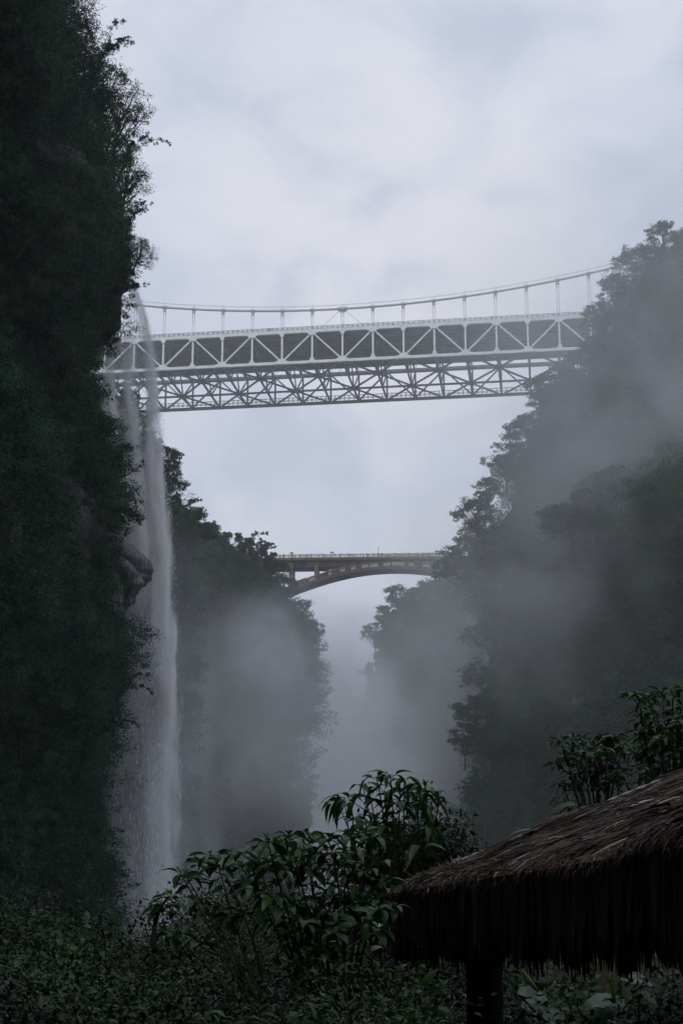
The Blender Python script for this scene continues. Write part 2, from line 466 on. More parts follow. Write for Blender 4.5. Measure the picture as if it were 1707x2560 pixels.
def cover(V, side, rfun, spacing, ntry, lift, tol, slack=110):
    """points that a viewer standing near the camera could see on this cliff, evenly spread"""
    r, k, _ = V.shape
    A = V[:-1, :-1]; B = V[:-1, 1:]; D = V[1:, :-1]
    cr_ = np.cross(B - A, D - A)
    area = np.linalg.norm(cr_, axis=2)
    dist = np.linalg.norm(A, axis=2)
    wt = (area / dist ** 1.2).ravel(); 
    # leave out cells outside the picture's surroundings
    dep = A[..., 1] * cT + A[..., 2] * sT
    ux = 853.5 + F * A[..., 0] / dep; uy = 1280 - F * (-A[..., 1] * sT + A[..., 2] * cT) / dep
    ok = (ux > -slack - 150) & (ux < 1707 + slack + 150) & (uy > -slack - 150) & (uy < 2560 + slack) & (A[..., 1] > 20)
    wt = wt * ok.ravel(); wt = wt / wt.sum()
    pick = rng.choice(len(wt), size=ntry, p=wt)
    i, j = np.unravel_index(pick, area.shape)
    u = rng.random((ntry, 1)); v = rng.random((ntry, 1))
    p = A[i, j] + (B[i, j] - A[i, j]) * u + (D[i, j] - A[i, j]) * v
    n = unit(cr_[i, j]); n = n * np.where((n[:, :1] * side) > 0, -1, 1)
    kept = []; rad = []; cell = {}
    eyes = [Vector((0, 0, 0)), Vector((-4, 0, 0)), Vector((4, 0, 0)), Vector((0, 0, 3))]
    for a in range(ntry):
        q = Vector(p[a] + n[a] * lift)
        rr = rfun(q)
        q = q + Vector(n[a]) * rr * random.uniform(-0.1, 0.55)
        sp = spacing * rr; cs = spacing * 4
        key = (int(q.x // cs), int(q.y // cs), int(q.z // cs))
        clash = False
        for dx in (-1, 0, 1):
            for dy in (-1, 0, 1):
                for dz in (-1, 0, 1):
                    for m_ in cell.get((key[0] + dx, key[1] + dy, key[2] + dz), ()):
                        if (kept[m_] - q).length < sp: clash = True; break
                    if clash: break
                if clash: break
            if clash: break
        if clash: continue
        vis = False
        for e in eyes:
            dv = q - e; L_ = dv.length
            h = BVH.ray_cast(e, dv / L_, L_ - tol)
            if h[0] is None: vis = True; break
        if not vis: continue
        cell.setdefault(key, []).append(len(kept)); kept.append(q); rad.append(rr)
    return np.array([tuple(q) for q in kept]), np.array(rad)

def woods(nm, V, side, rad, per, leaf, mt, label, ntry, nf=0.02, spacing=0.8, drop=0.3, bare=None, flat=0.8):
    def rf(q):
        return rad[0] + (rad[1] - rad[0]) * max(0, min(1, 0.5 + 0.9 * vnoise(q, nf, 2.0) + random.uniform(-0.2, 0.2)))
    p, rr = cover(V, side, rf, spacing, ntry, rad[0] * 0.25, rad[1] * 1.5)
    if bare is not None:
        k_ = np.array([not bare(q) for q in p]); p = p[k_]; rr = rr[k_]
    print('COVER', nm, label[:30], len(p))
    v_, f_ = clump_leaves(p, rr, per, leaf, flat, drop)
    me = npmesh(nm, v_, f_, mt)
    # every crown is of one kind of tree, so its leaves share a tone
    at = me.attributes.new('species', 'FLOAT', 'POINT')
    at.data.foreach_set('value', np.repeat(rng.beta(0.9, 1.3, len(p)), len(v_) // len(p)).astype(np.float32))
    o_ = obj(nm, me)
    return tag(o_, label, 'foliage', kind='stuff')
BVH = bvh_of([cliffL, cliffR1, cliffR2, cliffR3, cliffL2, cliffL3, cliffL4])
def bareL(q):
    px_, py_ = project(q)
    a = vnoise(q, 0.09, 4.4) + 0.6 * vnoise(q, 0.25, 1.1)
    if px_ > 195 and 690 < py_ < 1045: return random.random() < 0.86          # overhanging bare rock under the lip
    if px_ > 262 and 1290 < py_ < 1560: return True         # around the wet rock lobe
    return a < -0.55
woods('cliff_foliage', VL, -1, (0.6, 2.3), 620, 0.14, M['leaf_near_cliff'], 'dark hanging creepers and shrubs matting the cliff left of the waterfall', 30000, 0.08, 0.58, 1.1, bareL, 1.1)
woods('cliff_foliage', VR1, 1, (1.5, 6.5), 900, 0.33, M['leaf_cliff'], 'dark wooded shoulder low on the right side of the gorge', 16000, 0.05, 0.7)
woods('cliff_foliage', VR2, 1, (2.2, 8.5), 800, 0.52, M['leaf_hill'], 'tall foggy wooded slope rising to the top right behind the shoulder', 16000, 0.03, 0.7)
woods('cliff_foliage', VR3, 1, (2.5, 8.0), 330, 0.95, M['leaf_hill'], 'misty wooded bluff under the right end of the arch bridge', 8000, 0.03, 0.7)
woods('cliff_foliage', VL2, -1, (1.2, 4.4), 760, 0.30, M['leaf_cliff'], 'dark wooded slope just right of the waterfall', 12000, 0.05, 0.7)
woods('cliff_foliage', VL3, -1, (1.8, 7.0), 700, 0.50, M['leaf_hill'], 'bushy green headland at the left end of the arch bridge', 14000, 0.03, 0.7)
woods('cliff_foliage', VL4, -1, (4, 8), 110, 1.4, M['leaf_hill'], 'faint wooded spur deep in the misty gorge', 4000, 0.02, 0.8)

#--TREES--
# ------------------------------------------------------------------ single trees
def tree_broad(seed, h=10.0, wide=0.40, leaf=0.36, n=26, per=230, mt='leaf_tree', droopy=0.2):
    rs = np.random.default_rng(seed)
    b = MB()
    lean_ = rs.uniform(-0.6, 0.6, 2)
    tr = [(lean_[0] * t * t, lean_[1] * t * t, h * 0.62 * t) for t in np.linspace(-0.12, 1, 8)]
    b.tube(tr, list(np.linspace(h * 0.028, h * 0.010, 8)), 7)
    cents = []; rads = []
    for k in range(n):
        t = rs.uniform(0.28, 1.0); a = rs.uniform(0, 6.283)
        base = Vector(tr[min(7, int(1 + t * 6.2))])
        rr = wide * h * (0.35 + 0.65 * math.sin(math.pi * min(0.96, t ** 1.1))) * rs.uniform(0.45, 1.0)
        tip = Vector((base.x + rr * math.cos(a), base.y + rr * math.sin(a), h * (0.34 + 0.60 * t) + rs.uniform(-0.4, 0.5)))
        mid = (base + tip) / 2 + Vector((0, 0, -0.05 * h * rs.uniform(0, 1)))
        b.tube([base, mid, tip], [h * 0.010, h * 0.006, h * 0.003], 5)
        cents.append(tuple(tip)); rads.append(h * rs.uniform(0.09, 0.18))
    v_, f_ = clump_leaves(np.array(cents), np.array(rads), per, leaf, 0.65, droopy)
    cm_ = npmesh('crown', v_, f_, M[mt]); at = cm_.attributes.new('species', 'FLOAT', 'POINT'); at.data.foreach_set('value', np.full(len(v_), 0.5, dtype=np.float32))
    return b.mesh('trunk', M['bark'], True), cm_

def tree_conifer(seed, h=14.0, leaf=0.5, mt='leaf_tree'):
    rs = np.random.default_rng(seed)
    b = MB(); b.tube([(0, 0, -1), (0.1, 0, h * 0.5), (0, 0, h * 0.98)], [h * 0.02, h * 0.012, 0.03], 7)
    cents = []; rads = []
    for k in range(80):
        t = rs.uniform(0.05, 1.0); a = rs.uniform(0, 6.283)
        rr = h * 0.20 * (1 - t) ** 0.8 * rs.uniform(0.35, 1.05)
        cents.append((rr * math.cos(a), rr * math.sin(a), h * t * 0.98 - rr * 0.35)); rads.append(h * 0.055 * (1.25 - t * 0.8))
        if k % 3 == 0: b.tube([(0, 0, h * t * 0.95), cents[-1]], [0.06, 0.02], 4)
    v_, f_ = clump_leaves(np.array(cents), np.array(rads), 90, leaf, 0.55, 0.8, 0.3)
    return b.mesh('trunk', M['bark'], True), npmesh('crown', v_, f_, M[mt])

def tree_plume(seed, h=9.0, leaf=0.40, mt='leaf_tree', culms=9):
    """bamboo-like clump of arching stems that nod at the tips"""
    rs = np.random.default_rng(seed)
    b = MB(); cents = []; rads = []
    for c in range(culms):
        a = rs.uniform(0, 6.283); out_ = h * rs.uniform(0.15, 0.55); hh = h * rs.uniform(0.7, 1.0)
        pts = []
        for t in np.linspace(0, 1, 9):
            z = hh * (t * 1.55 - 0.62 * t ** 3.0)
            r_ = out_ * t ** 2
            pts.append(Vector((r_ * math.cos(a) + 0.2 * c / culms, r_ * math.sin(a), z)))
        b.tube(pts, list(np.linspace(0.07, 0.015, 9)) , 5)
        for t in np.linspace(0.25, 1, 14):
            i = min(7, int(t * 8)); q = pts[i].lerp(pts[i + 1], t * 8 - i)
            cents.append(tuple(q + Vector(rs.normal(size=3)) * 0.22)); rads.append(h * 0.052 * (1.3 - 0.6 * t))
    v_, f_ = clump_leaves(np.array(cents), np.array(rads), 50, leaf, 0.8, 1.3, 0.28)
    return b.mesh('trunk', M['twig'], True), npmesh('crown', v_, f_, M[mt])

PROTO = {}
for k in range(4): PROTO['broad%d' % k] = (tree_broad(100 + k, wide=[0.42, 0.34, 0.5, 0.38][k]), 10.0)
for k in range(2): PROTO['fine%d' % k] = (tree_broad(140 + k, leaf=0.2, n=30, per=190, mt='leaf_near_cliff', droopy=0.9), 10.0)
for k in range(2): PROTO['conifer%d' % k] = (tree_conifer(200 + k), 14.0)
for k in range(3): PROTO['plume%d' % k] = (tree_plume(300 + k), 9.0)
for k in range(2): PROTO['fineplume%d' % k] = (tree_plume(330 + k, leaf=0.26, mt='leaf_near_cliff', culms=7), 9.0)

def tree(kind, px, py, Y, hpx, label, name='tree', group=None, rz=None, tilt=(0, 0), cat='tree'):
    (tm, cm), h = PROTO[kind]
    top = P(px, py, Y)
    hm = hpx / pxm(py, Y)
    s_ = hm / h
    r_ = empty(name, (top.x, top.y, top.z - hm))
    r_.scale = (s_, s_, s_)
    r_.rotation_euler = (tilt[0], tilt[1], random.uniform(0, 6.28) if rz is None else rz)
    tag(r_, label, cat, group)
    obj('trunk', tm, r_); obj('crown', cm, r_)
    return r_

LT = 'leafy tree'
# left cliff edge
tree('fineplume0', 232, 60, 99, 190, 'thin leaning tree at the very top of the left cliff', tilt=(0, 0.35))
tree('fineplume1', 236, 105, 100, 150, 'upright feathery shrub on the cliff edge just below the top corner', 'shrub', cat='shrub')
tree('fine0', 262, 168, 100, 230, 'round-headed bushy tree on the left cliff edge, upper of three')
tree('fine1', 292, 215, 99, 220, 'spreading tree poking out to the right under the round-headed one on the left cliff')
tree('fineplume1', 300, 300, 100, 170, 'drooping tree halfway up the left cliff edge, sky showing through it', tilt=(0, 0.3))
tree('fine0', 302, 400, 100, 170, 'leafy overhanging tree on the left cliff, second above the waterfall lip', tilt=(0, 0.25))
tree('fineplume0', 318, 485, 100, 150, 'small drooping tree directly above the waterfall lip shrub', tilt=(0, 0.2))
tree('fine1', 338, 575, 101, 105, 'bushy tree leaning out right over the lip of the waterfall', tilt=(0, 0.55))
tree('fine0', 318, 590, 101, 90, 'dense low shrub hugging the lip of the waterfall', 'shrub', cat='shrub')
tree('fineplume0', 268, 1100, 101, 150, 'tufted shrub on the green ledge left of the falling water', 'shrub', cat='shrub')
tree('fine1', 300, 1205, 100, 90, 'rounded bush at the tip of the green ledge beside the waterfall', 'bush', cat='bush')
# slope right of the waterfall
for a in [('broad0', 345, 1030, 250, 120, 'tree crowning the slope directly behind the falling water'),
          ('broad1', 318, 975, 250, 90, 'misty tree top just under the left end of the suspension bridge'),
          ('plume0', 372, 1090, 250, 110, 'nodding tree on the slope edge right of the waterfall'),
          ('broad2', 412, 1118, 250, 100, 'ragged tree standing out against the sky beside the waterfall'),
          ('broad3', 405, 1175, 251, 110, 'dark tree on the steep slope edge below the ragged one'),
          ('plume1', 455, 1225, 252, 110, 'arching tree low on the slope edge above the bushy headland'),
          ('broad0', 478, 1270, 255, 100, 'dark rounded tree where the slope meets the bushy headland')]:
    tree(*a)
for a in [('plume0', 505, 1298, 400, 150, 'feathery arching tree, leftmost on the crest of the headland'),
          ('plume1', 548, 1305, 400, 150, 'feathery arching tree with a tall tip on the headland crest'),
          ('plume2', 600, 1325, 400, 140, 'broad arching tree on the headland crest, third from its left end'),
          ('plume0', 632, 1338, 402, 120, 'nodding tree on the headland crest before the bridge end'),
          ('plume1', 668, 1362, 405, 110, 'thin tree whose tip curls over the left end of the arch bridge'),
          ('broad1', 690, 1405, 405, 110, 'dark tree hiding the left end of the arch bridge'),
          ('broad3', 712, 1440, 405, 90, 'dense tree under the pier of the arch bridge with gaps of light'),
          ('broad0', 560, 1420, 385, 170, 'pale green tree in the middle of the bushy headland'),
          ('broad2', 480, 1430, 360, 170, 'large dark tree low on the bushy headland'),
          ('broad2', 620, 1460, 385, 150, 'tree just above the rising mist on the headland'),
          ('broad0', 745, 1500, 400, 100, 'rounded tree on the drop of the headland under the arch'),
          ('broad1', 775, 1550, 402, 100, 'tree at the outermost bulge of the headland'),
          ('plume2', 788, 1610, 402, 80, 'drooping tree under the outermost bulge of the headland')]:
    tree(*a)
for a in [('conifer0', 1410, 905, 405, 170, 'pointed dark conifer in front of the right end of the suspension bridge'),
          ('conifer1', 1352, 985, 405, 130, 'narrow conifer on the right slope just below the bridge'),
          ('conifer0', 1330, 1035, 405, 120, 'smaller narrow conifer one step down the right slope'),
          ('broad2', 1262, 1108, 405, 130, 'round tree with see-through crown standing clear of the right slope'),
          ('broad1', 1222, 1195, 405, 100, 'small tree below the see-through round tree on the right slope'),
          ('broad0', 1188, 1245, 405, 120, 'broad tree on the right slope well above the arch bridge'),
          ('broad3', 1178, 1305, 405, 110, 'tree on the right slope just above the arch bridge deck'),
          ('broad2', 1650, 565, 408, 130, 'rounded tree crowning the top right corner of the foggy slope'),
          ('broad0', 1585, 620, 408, 120, 'tree where the main cable disappears into the right slope'),
          ('broad1', 1535, 690, 408, 120, 'foggy tree under the end of the main cable'),
          ('broad3', 1500, 755, 408, 120, 'foggy tree beside the right end of the bridge railing'),
          ('broad0', 1482, 850, 408, 110, 'foggy tree hiding the end of the truss on the right'),
          ('broad1', 1432, 990, 395, 150, 'pale foggy tree behind the pointed conifer'),
          ('broad2', 1475, 1110, 360, 200, 'bright green crown in the middle of the right slope'),
          ('broad0', 1600, 1180, 327, 230, 'dark spreading tree on top of the near right shoulder'),
          ('broad2', 1215, 1350, 322, 120, 'dark ragged tree on the nose of the near right shoulder'),
          ('plume0', 1230, 1465, 322, 110, 'drooping tree halfway down the edge of the near right shoulder'),
          ('broad1', 1245, 1560, 322, 90, 'small tree below the drooping one on the near right shoulder'),
          ('broad0', 1190, 1740, 322, 130, 'tree leaning out of the near right shoulder where mist thins'),
          ('broad3', 1160, 1805, 322, 110, 'lowest big round tree leaning left from the right shoulder'),
          ('plume2', 1180, 1950, 322, 110, 'drooping bush deep down on the right shoulder'),
          ('broad2', 1010, 1462, 618, 110, 'spreading tree with a reaching left branch on the misty bluff under the arch'),
          ('broad0', 1068, 1452, 618, 100, 'rounded tree on the misty bluff beside the bridge end'),
          ('broad1', 962, 1515, 618, 80, 'small tree stepping down the left edge of the misty bluff'),
          ('broad3', 938, 1555, 618, 90, 'see-through tree on the left edge of the misty bluff'),
          ('plume1', 932, 1650, 618, 90, 'faint tree low on the misty bluff')]:
    tree(*a)

# crowns that stand out one by one inside the wooded slopes
def inner_trees(V, side, n, hm, kinds, label, group, ymin=0):
    p, rr = cover(V, side, lambda q: hm * 0.5, 1.0, 4000, 0.5, hm)
    sel = [q for q in p if q[1] > ymin and project(q)[0] < 1650 and project(q)[1] > (900 if side > 0 else 150)]; random.shuffle(sel)
    for q in sel[:n]:
        (tm, cm), h = PROTO[random.choice(kinds)]
        s_ = hm * random.uniform(0.7, 1.4) / h
        r_ = empty('tree', (q[0], q[1], q[2] - hm * 0.45)); r_.scale = (s_ * 1.15, s_ * 1.15, s_)
        r_.rotation_euler = (random.uniform(-0.1, 0.1), random.uniform(-0.12, 0.12) - side * 0.18, random.uniform(0, 6.28))
        tag(r_, label, 'tree', group); obj('trunk', tm, r_); obj('crown', cm, r_)
BK = ['broad0', 'broad1', 'broad2', 'broad3']
inner_trees(VR2, 1, 34, 14, BK, 'one of the rounded crowns crowded on the tall foggy right slope', 'trees on the tall foggy right slope')
inner_trees(VR1, 1, 36, 11, BK, 'one of the dark crowns crowded on the near right shoulder', 'trees on the near right shoulder')
inner_trees(VL3, -1, 22, 11, BK + ['plume0', 'plume1'], 'one of the crowns crowded on the bushy headland by the arch bridge', 'trees on the bushy headland')
inner_trees(VL2, -1, 16, 7, BK, 'one of the dark crowns on the slope right of the waterfall', 'trees on the slope right of the waterfall')
inner_trees(VL, -1, 26, 4.5, ['fine0', 'fine1', 'fineplume0', 'fineplume1'], 'one of the leafy trees rooted on the face of the left cliff', 'trees rooted on the left cliff', 40)

# bare twigs and the dead branch by the falling water
def bare(name, label, base, tips, Y, r0, leafy=0, cat='branch'):
    rt = empty(name, P(base[0], base[1], Y)); tag(rt, label, cat)
    b = MB(); o0 = P(base[0], base[1], Y); pts_l = []
    for tp in tips:
        pth = [o0] + [P(a_, b_, Y + random.uniform(-1, 1)) for a_, b_ in tp]
        # resample with small crooks
        q = []
        for i in range(len(pth) - 1):
            for t in np.linspace(0, 1, 5)[:-1]:
                q.append(pth[i].lerp(pth[i + 1], t) + Vector((random.uniform(-1, 1), random.uniform(-1, 1), random.uniform(-1, 1))) * 0.035)
        q.append(pth[-1])
        b.tube([p - o0 for p in q], list(np.linspace(r0, r0 * 0.2, len(q))), 5)
        for p in q[len(q) // 3:]:
            for _ in range(3):
                e = Vector((random.uniform(-0.4, 1), random.uniform(-0.7, 0.7), random.uniform(-0.2, 0.9))) * 0.55
                b.tube([p - o0, p - o0 + e * 0.5 + Vector((0, 0, 0.05)), p - o0 + e], [r0 * 0.22, r0 * 0.16, r0 * 0.1], 4)
                pts_l.append(p - o0 + e * random.uniform(0.4, 1))
    b.build('trunk', M['bark'], rt)
    if leafy:
        c_ = np.array([tuple(p) for p in pts_l])
        v_, f_ = clump_leaves(c_, np.full(len(c_), 0.22), leafy, 0.13, 1.0, 0.4)
        obj('crown', npmesh('crown', v_, f_, M['leaf_near_cliff']), rt)
    return rt
bare('sapling', 'sparse bare-stemmed sapling leaning right in front of the falling water', (262, 1215), [[(280, 1160), (300, 1118)], [(285, 1190), (322, 1165)], [(275, 1170), (292, 1130), (318, 1112)], [(300, 1195), (345, 1172)]], 101.5, 0.05, 10, 'sapling')
bare('sapling', 'thin drooping sapling under the green ledge in front of the falling water', (285, 1270), [[(310, 1240), (350, 1262)], [(315, 1270), (352, 1300)], [(300, 1275), (330, 1292), (345, 1310)], [(310, 1255), (338, 1225)]], 101.5, 0.045, 14, 'sapling')
bare('dead_branch', 'forked leafless branch above the wet rock lobe', (290, 1368), [[(308, 1345), (316, 1325), (324, 1320)], [(312, 1340), (320, 1332)], [(302, 1362), (318, 1376)]], 101.8, 0.05, 0)

#---------------------------------------------------------------- wet rock lobe under the fall
def lobe(name, pts2, Y, dep, m, label):
    """rounded rock bulge: elliptical rings following an outline (cx, py, half width)"""
    vs = []; n_ = 20; rows = []
    for (cx_, py_, hw_) in pts2:
        c_ = P(cx_, py_, Y); r_ = hw_ / pxm(py_, Y)
        rows.append((c_, r_))
    # refine rows
    fine = []
    for i in range(len(rows) - 1):
        for t in np.linspace(0, 1, 7)[:-1]:
            tt = t * t * (3 - 2 * t)
            fine.append((rows[i][0].lerp(rows[i + 1][0], t), rows[i][1] * (1 - tt) + rows[i + 1][1] * tt))
    fine.append(rows[-1])
    fs = []
    for i, (c_, r_) in enumerate(fine):
        for k in range(n_):
            a = 2 * math.pi * k / n_
            p = Vector((c_.x + r_ * math.cos(a), c_.y + dep * (r_ * 0.9) * math.sin(a), c_.z))
            q = vnoise(p, 1.1, 7) * 0.22 + vnoise((p.x * 2.2, p.y * 2.2, p.z * 0.5), 1.3, 3) * 0.14
            vs.append((p.x + q * math.cos(a), p.y + q * math.sin(a), p.z + 0.1 * q))
    for i in range(len(fine) - 1):
        for k in range(n_):
            k2 = (k + 1) % n_
            fs.append((i * n_ + k, (i + 1) * n_ + k, (i + 1) * n_ + k2, i * n_ + k2))
    fs.append(tuple(range(n_))); fs.append(tuple((len(fine) - 1) * n_ + k for k in range(n_))[::-1])
    b = MB(); b.add(vs, fs)
    o_ = b.build(name, m, None, True)
    return tag(o_, label, 'rock')
lobe('rock_outcrop', [(262, 1330, 8), (285, 1350, 32), (305, 1375, 42), (325, 1400, 45), (345, 1425, 38), (352, 1445, 30), (350, 1462, 18), (345, 1472, 6)], 102.5, 1.0, M['rock_wet'], 'smooth wet rock lobe jutting into the waterfall')
lobe('rock_outcrop', [(292, 1390, 10), (305, 1410, 26), (322, 1435, 30), (332, 1458, 24), (330, 1482, 18), (322, 1505, 12), (314, 1525, 4)], 101.6, 1.0, M['rock_wet'], 'lower wet rock knob under the smooth lobe')
lobe('rock_outcrop', [(262, 610, 14), (282, 640, 28), (296, 668, 30), (304, 700, 24), (306, 722, 14), (306, 736, 4)], 101, 1.0, M['rock_wet'], 'dripping rock snout at the lip where the water leaves the cliff')
# ------------------------------------------------------------------ suspension bridge
def suspension_bridge():
    phi = R(8.1)
    ax = Vector((math.cos(phi), -math.sin(phi), 0)); cx = Vector((math.sin(phi), math.cos(phi), 0))
    O = P(856, 824, 600.0)
    def node(i, wd=0.0, dz=0.0): return O + ax * (Lp * i) + cx * wd + Vector((0, 0, dz))
    Lp = 13.0
    def projx(p):
        dep = p.y * cT + p.z * sT
        return 853.5 + F * p.x / dep, 1280 - F * (-p.y * sT + p.z * cT) / dep
    # panel length so that neighbouring hangers stand 75 px apart at mid span
    for _ in range(3):
        dx = (projx(node(1))[0] - projx(node(-1))[0]) / 2
        Lp = Lp * 75.6 / dx
    H = (P(856, 901, O.y) - O).z               # bottom chord below the top chord
    W = 10.0
    for _ in range(30):
        e = projx(node(0, W, H))[1] - 1003.5
        W -= e * 0.4
    root = empty('suspension_bridge', O)
    tag(root, 'pale grey steel truss suspension bridge crossing high over the gorge', 'bridge')
    inv = -O
    def build(mb, name, m, parent=root):
        o_ = mb.build(name, m, None)
        o_.data.transform(Matrix.Translation(inv))
        o_.parent = parent
        return o_
    i0, i1 = -15, 15
    rng_i = range(i0, i1 + 1)
    near_vis = range(-8, 10)
    # near and far truss
    chord = 1.35
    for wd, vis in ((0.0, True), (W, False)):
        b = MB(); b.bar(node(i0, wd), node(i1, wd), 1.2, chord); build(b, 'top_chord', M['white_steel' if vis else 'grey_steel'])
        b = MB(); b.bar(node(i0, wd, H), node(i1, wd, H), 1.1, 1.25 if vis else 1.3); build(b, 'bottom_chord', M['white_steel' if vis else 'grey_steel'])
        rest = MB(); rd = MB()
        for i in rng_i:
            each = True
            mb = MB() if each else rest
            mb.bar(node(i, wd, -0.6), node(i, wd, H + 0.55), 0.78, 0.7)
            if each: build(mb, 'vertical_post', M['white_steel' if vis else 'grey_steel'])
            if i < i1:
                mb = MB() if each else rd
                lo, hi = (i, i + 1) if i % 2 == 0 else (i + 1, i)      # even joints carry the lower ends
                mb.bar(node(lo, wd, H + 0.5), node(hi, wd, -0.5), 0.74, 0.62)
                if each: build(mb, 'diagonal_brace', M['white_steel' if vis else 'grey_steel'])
            # gusset plates: curved haunches at every joint
            if vis and i in near_vis:
                big_top = (i % 2 != 0)
                for zz, sgn, bw in ((0.0, -1, 1.9 if not big_top else 3.6), (H, 1, 3.4 if not big_top else 1.7)):
                    prof = [(-bw, sgn * 0.62), (-bw * 0.72, sgn * 0.78), (-bw * 0.5, sgn * 1.15), (-bw * 0.36, sgn * (1.9 if bw > 2 else 2.2)), (bw * 0.36, sgn * (1.9 if bw > 2 else 2.2)),
                            (bw * 0.5, sgn * 1.15), (bw * 0.72, sgn * 0.78), (bw, sgn * 0.62), (bw * .9, -sgn * 0.5), (-bw * .9, -sgn * 0.5)]
                    vs = [tuple(node(i, -0.66, zz) + ax * a_ + Vector((0, 0, z_))) for a_, z_ in prof] + [tuple(node(i, -0.60, zz) + ax * a_ + Vector((0, 0, z_))) for a_, z_ in prof]
                    n_ = len(prof)
                    g_ = MB(); g_.add(vs, [list(range(n_)), list(range(n_, 2 * n_))[::-1]] + [(k, k + n_, (k + 1) % n_ + n_, (k + 1) % n_) for k in range(n_)])
                    build(g_, 'gusset_plate', M['white_steel'])
    # floor system: deck plate, its beams, stringers
    dk = MB()
    d0, d1 = 0.9, W * 0.85
    def slab(w0, w1, z0, z1, ia=i0, ib=i1):
        A_, B_, C_, D_ = node(ia, w0), node(ib, w0), node(ib, w1), node(ia, w1)
        vs = [tuple(p + Vector((0, 0, z0))) for p in (A_, B_, C_, D_)] + [tuple(p + Vector((0, 0, z1))) for p in (A_, B_, C_, D_)]
        dk.add(vs, [(0, 1, 2, 3), (4, 7, 6, 5), (0, 4, 5, 1), (1, 5, 6, 2), (2, 6, 7, 3), (3, 7, 4, 0)])
    slab(d0, d1, -0.35, 0.5)
    build(dk, 'deck', M['deck_under'])
    st = MB()
    for t in np.linspace(0.12, 0.82, 9):
        st.bar(node(i0, W * t, -0.75), node(i1, W * t, -0.75), 0.35, 0.75)
    build(st, 'stringer', M['deck_under'])
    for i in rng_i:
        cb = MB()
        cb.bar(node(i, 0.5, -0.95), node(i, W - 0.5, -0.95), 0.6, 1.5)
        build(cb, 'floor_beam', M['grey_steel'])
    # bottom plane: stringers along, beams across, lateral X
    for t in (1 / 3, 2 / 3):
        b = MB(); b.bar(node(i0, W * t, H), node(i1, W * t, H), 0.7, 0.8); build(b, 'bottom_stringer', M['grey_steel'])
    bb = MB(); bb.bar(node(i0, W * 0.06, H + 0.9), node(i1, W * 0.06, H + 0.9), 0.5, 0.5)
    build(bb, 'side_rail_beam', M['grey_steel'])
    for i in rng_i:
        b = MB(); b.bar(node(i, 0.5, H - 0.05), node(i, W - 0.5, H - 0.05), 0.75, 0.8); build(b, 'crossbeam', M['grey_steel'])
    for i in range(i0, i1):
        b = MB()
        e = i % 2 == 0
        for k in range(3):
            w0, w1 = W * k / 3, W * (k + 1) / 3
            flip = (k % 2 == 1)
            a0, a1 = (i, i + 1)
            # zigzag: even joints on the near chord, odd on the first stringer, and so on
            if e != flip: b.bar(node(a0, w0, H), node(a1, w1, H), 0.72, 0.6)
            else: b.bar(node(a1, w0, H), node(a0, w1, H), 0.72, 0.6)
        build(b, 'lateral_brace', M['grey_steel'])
    # star plates where the laterals meet
    for i in range(-9, 12):
        for k in (1, 2):
            if (i % 2 != 0) == (k == 1):
                b = MB(); b.bar(node(i, W * k / 3, H - 0.6), node(i, W * k / 3, H + 0.5), 3.4, 3.0, up=(0, 1, 0))
                build(b, 'joint_plate', M['grey_steel'])
    # sway frames between the trusses at every joint
    for i in range(-11, 12):
        b = MB()
        b.bar(node(i, 0.6, -1.2), node(i, W / 3, H), 0.55, 0.5)
        b.bar(node(i, W / 3, H), node(i, W * 0.5, -1.4), 0.5, 0.5)
        b.bar(node(i, W * 0.5, -1.4), node(i, W * 2 / 3, H), 0.5, 0.5)
        b.bar(node(i, W * 2 / 3, H), node(i, W - 0.6, -1.2), 0.55, 0.5)
        build(b, 'sway_frame', M['grey_steel'])
    # railings along both deck edges and a lighter one on the far bottom chord
    for wd, z0, hh, mm in ((0.25, 0.72, 1.65, 'rail'), (W * 0.85 - 0.4, 0.52, 1.65, 'rail'), (W - 1.0, H + 0.7, 2.2, 'rail')):
        b = MB(); sp = Lp / 6
        n_ = int((i1 - i0) * 6)
        for k in range(n_ + 1):
            b.bar(node(i0 + k / 6, wd, z0), node(i0 + k / 6, wd, z0 + hh), 0.30, 0.28)
        for zz in (0.55, 1.1, hh):
            b.bar(node(i0, wd, z0 + zz), node(i1, wd, z0 + zz), 0.18, 0.18 if zz < 2 else 0.26)
        build(b, 'railing', M[mm])
    b = MB(); b.bar(node(i0, 0.2, 0.72), node(i1, 0.2, 0.72), 0.6, 0.3); build(b, 'kerb', M['grey_steel'])
    # main cables, handropes, bands, hangers
    zc = (P(856, 772, O.y) - O).z
    ze = (P(856, 772, O.y) - O).z
    def cz(i): return zc + 0.152 * i * i + 0.03 * i
    for wd in (0.0, W):
        b = MB(); b.tube([node(i / 2, wd, cz(i / 2)) for i in range(2 * i0, 2 * i1 + 1)], 0.50, 10); build(b, 'main_cable', M['cable'])
        for dz, sd in ((2.2, 0.5), (1.5, -0.5)):
            b = MB(); b.tube([node(i / 2, wd + sd, cz(i / 2) + dz) for i in range(2 * i0, 2 * i1 + 1)], 0.045, 4); build(b, 'hand_rope', M['rail'])
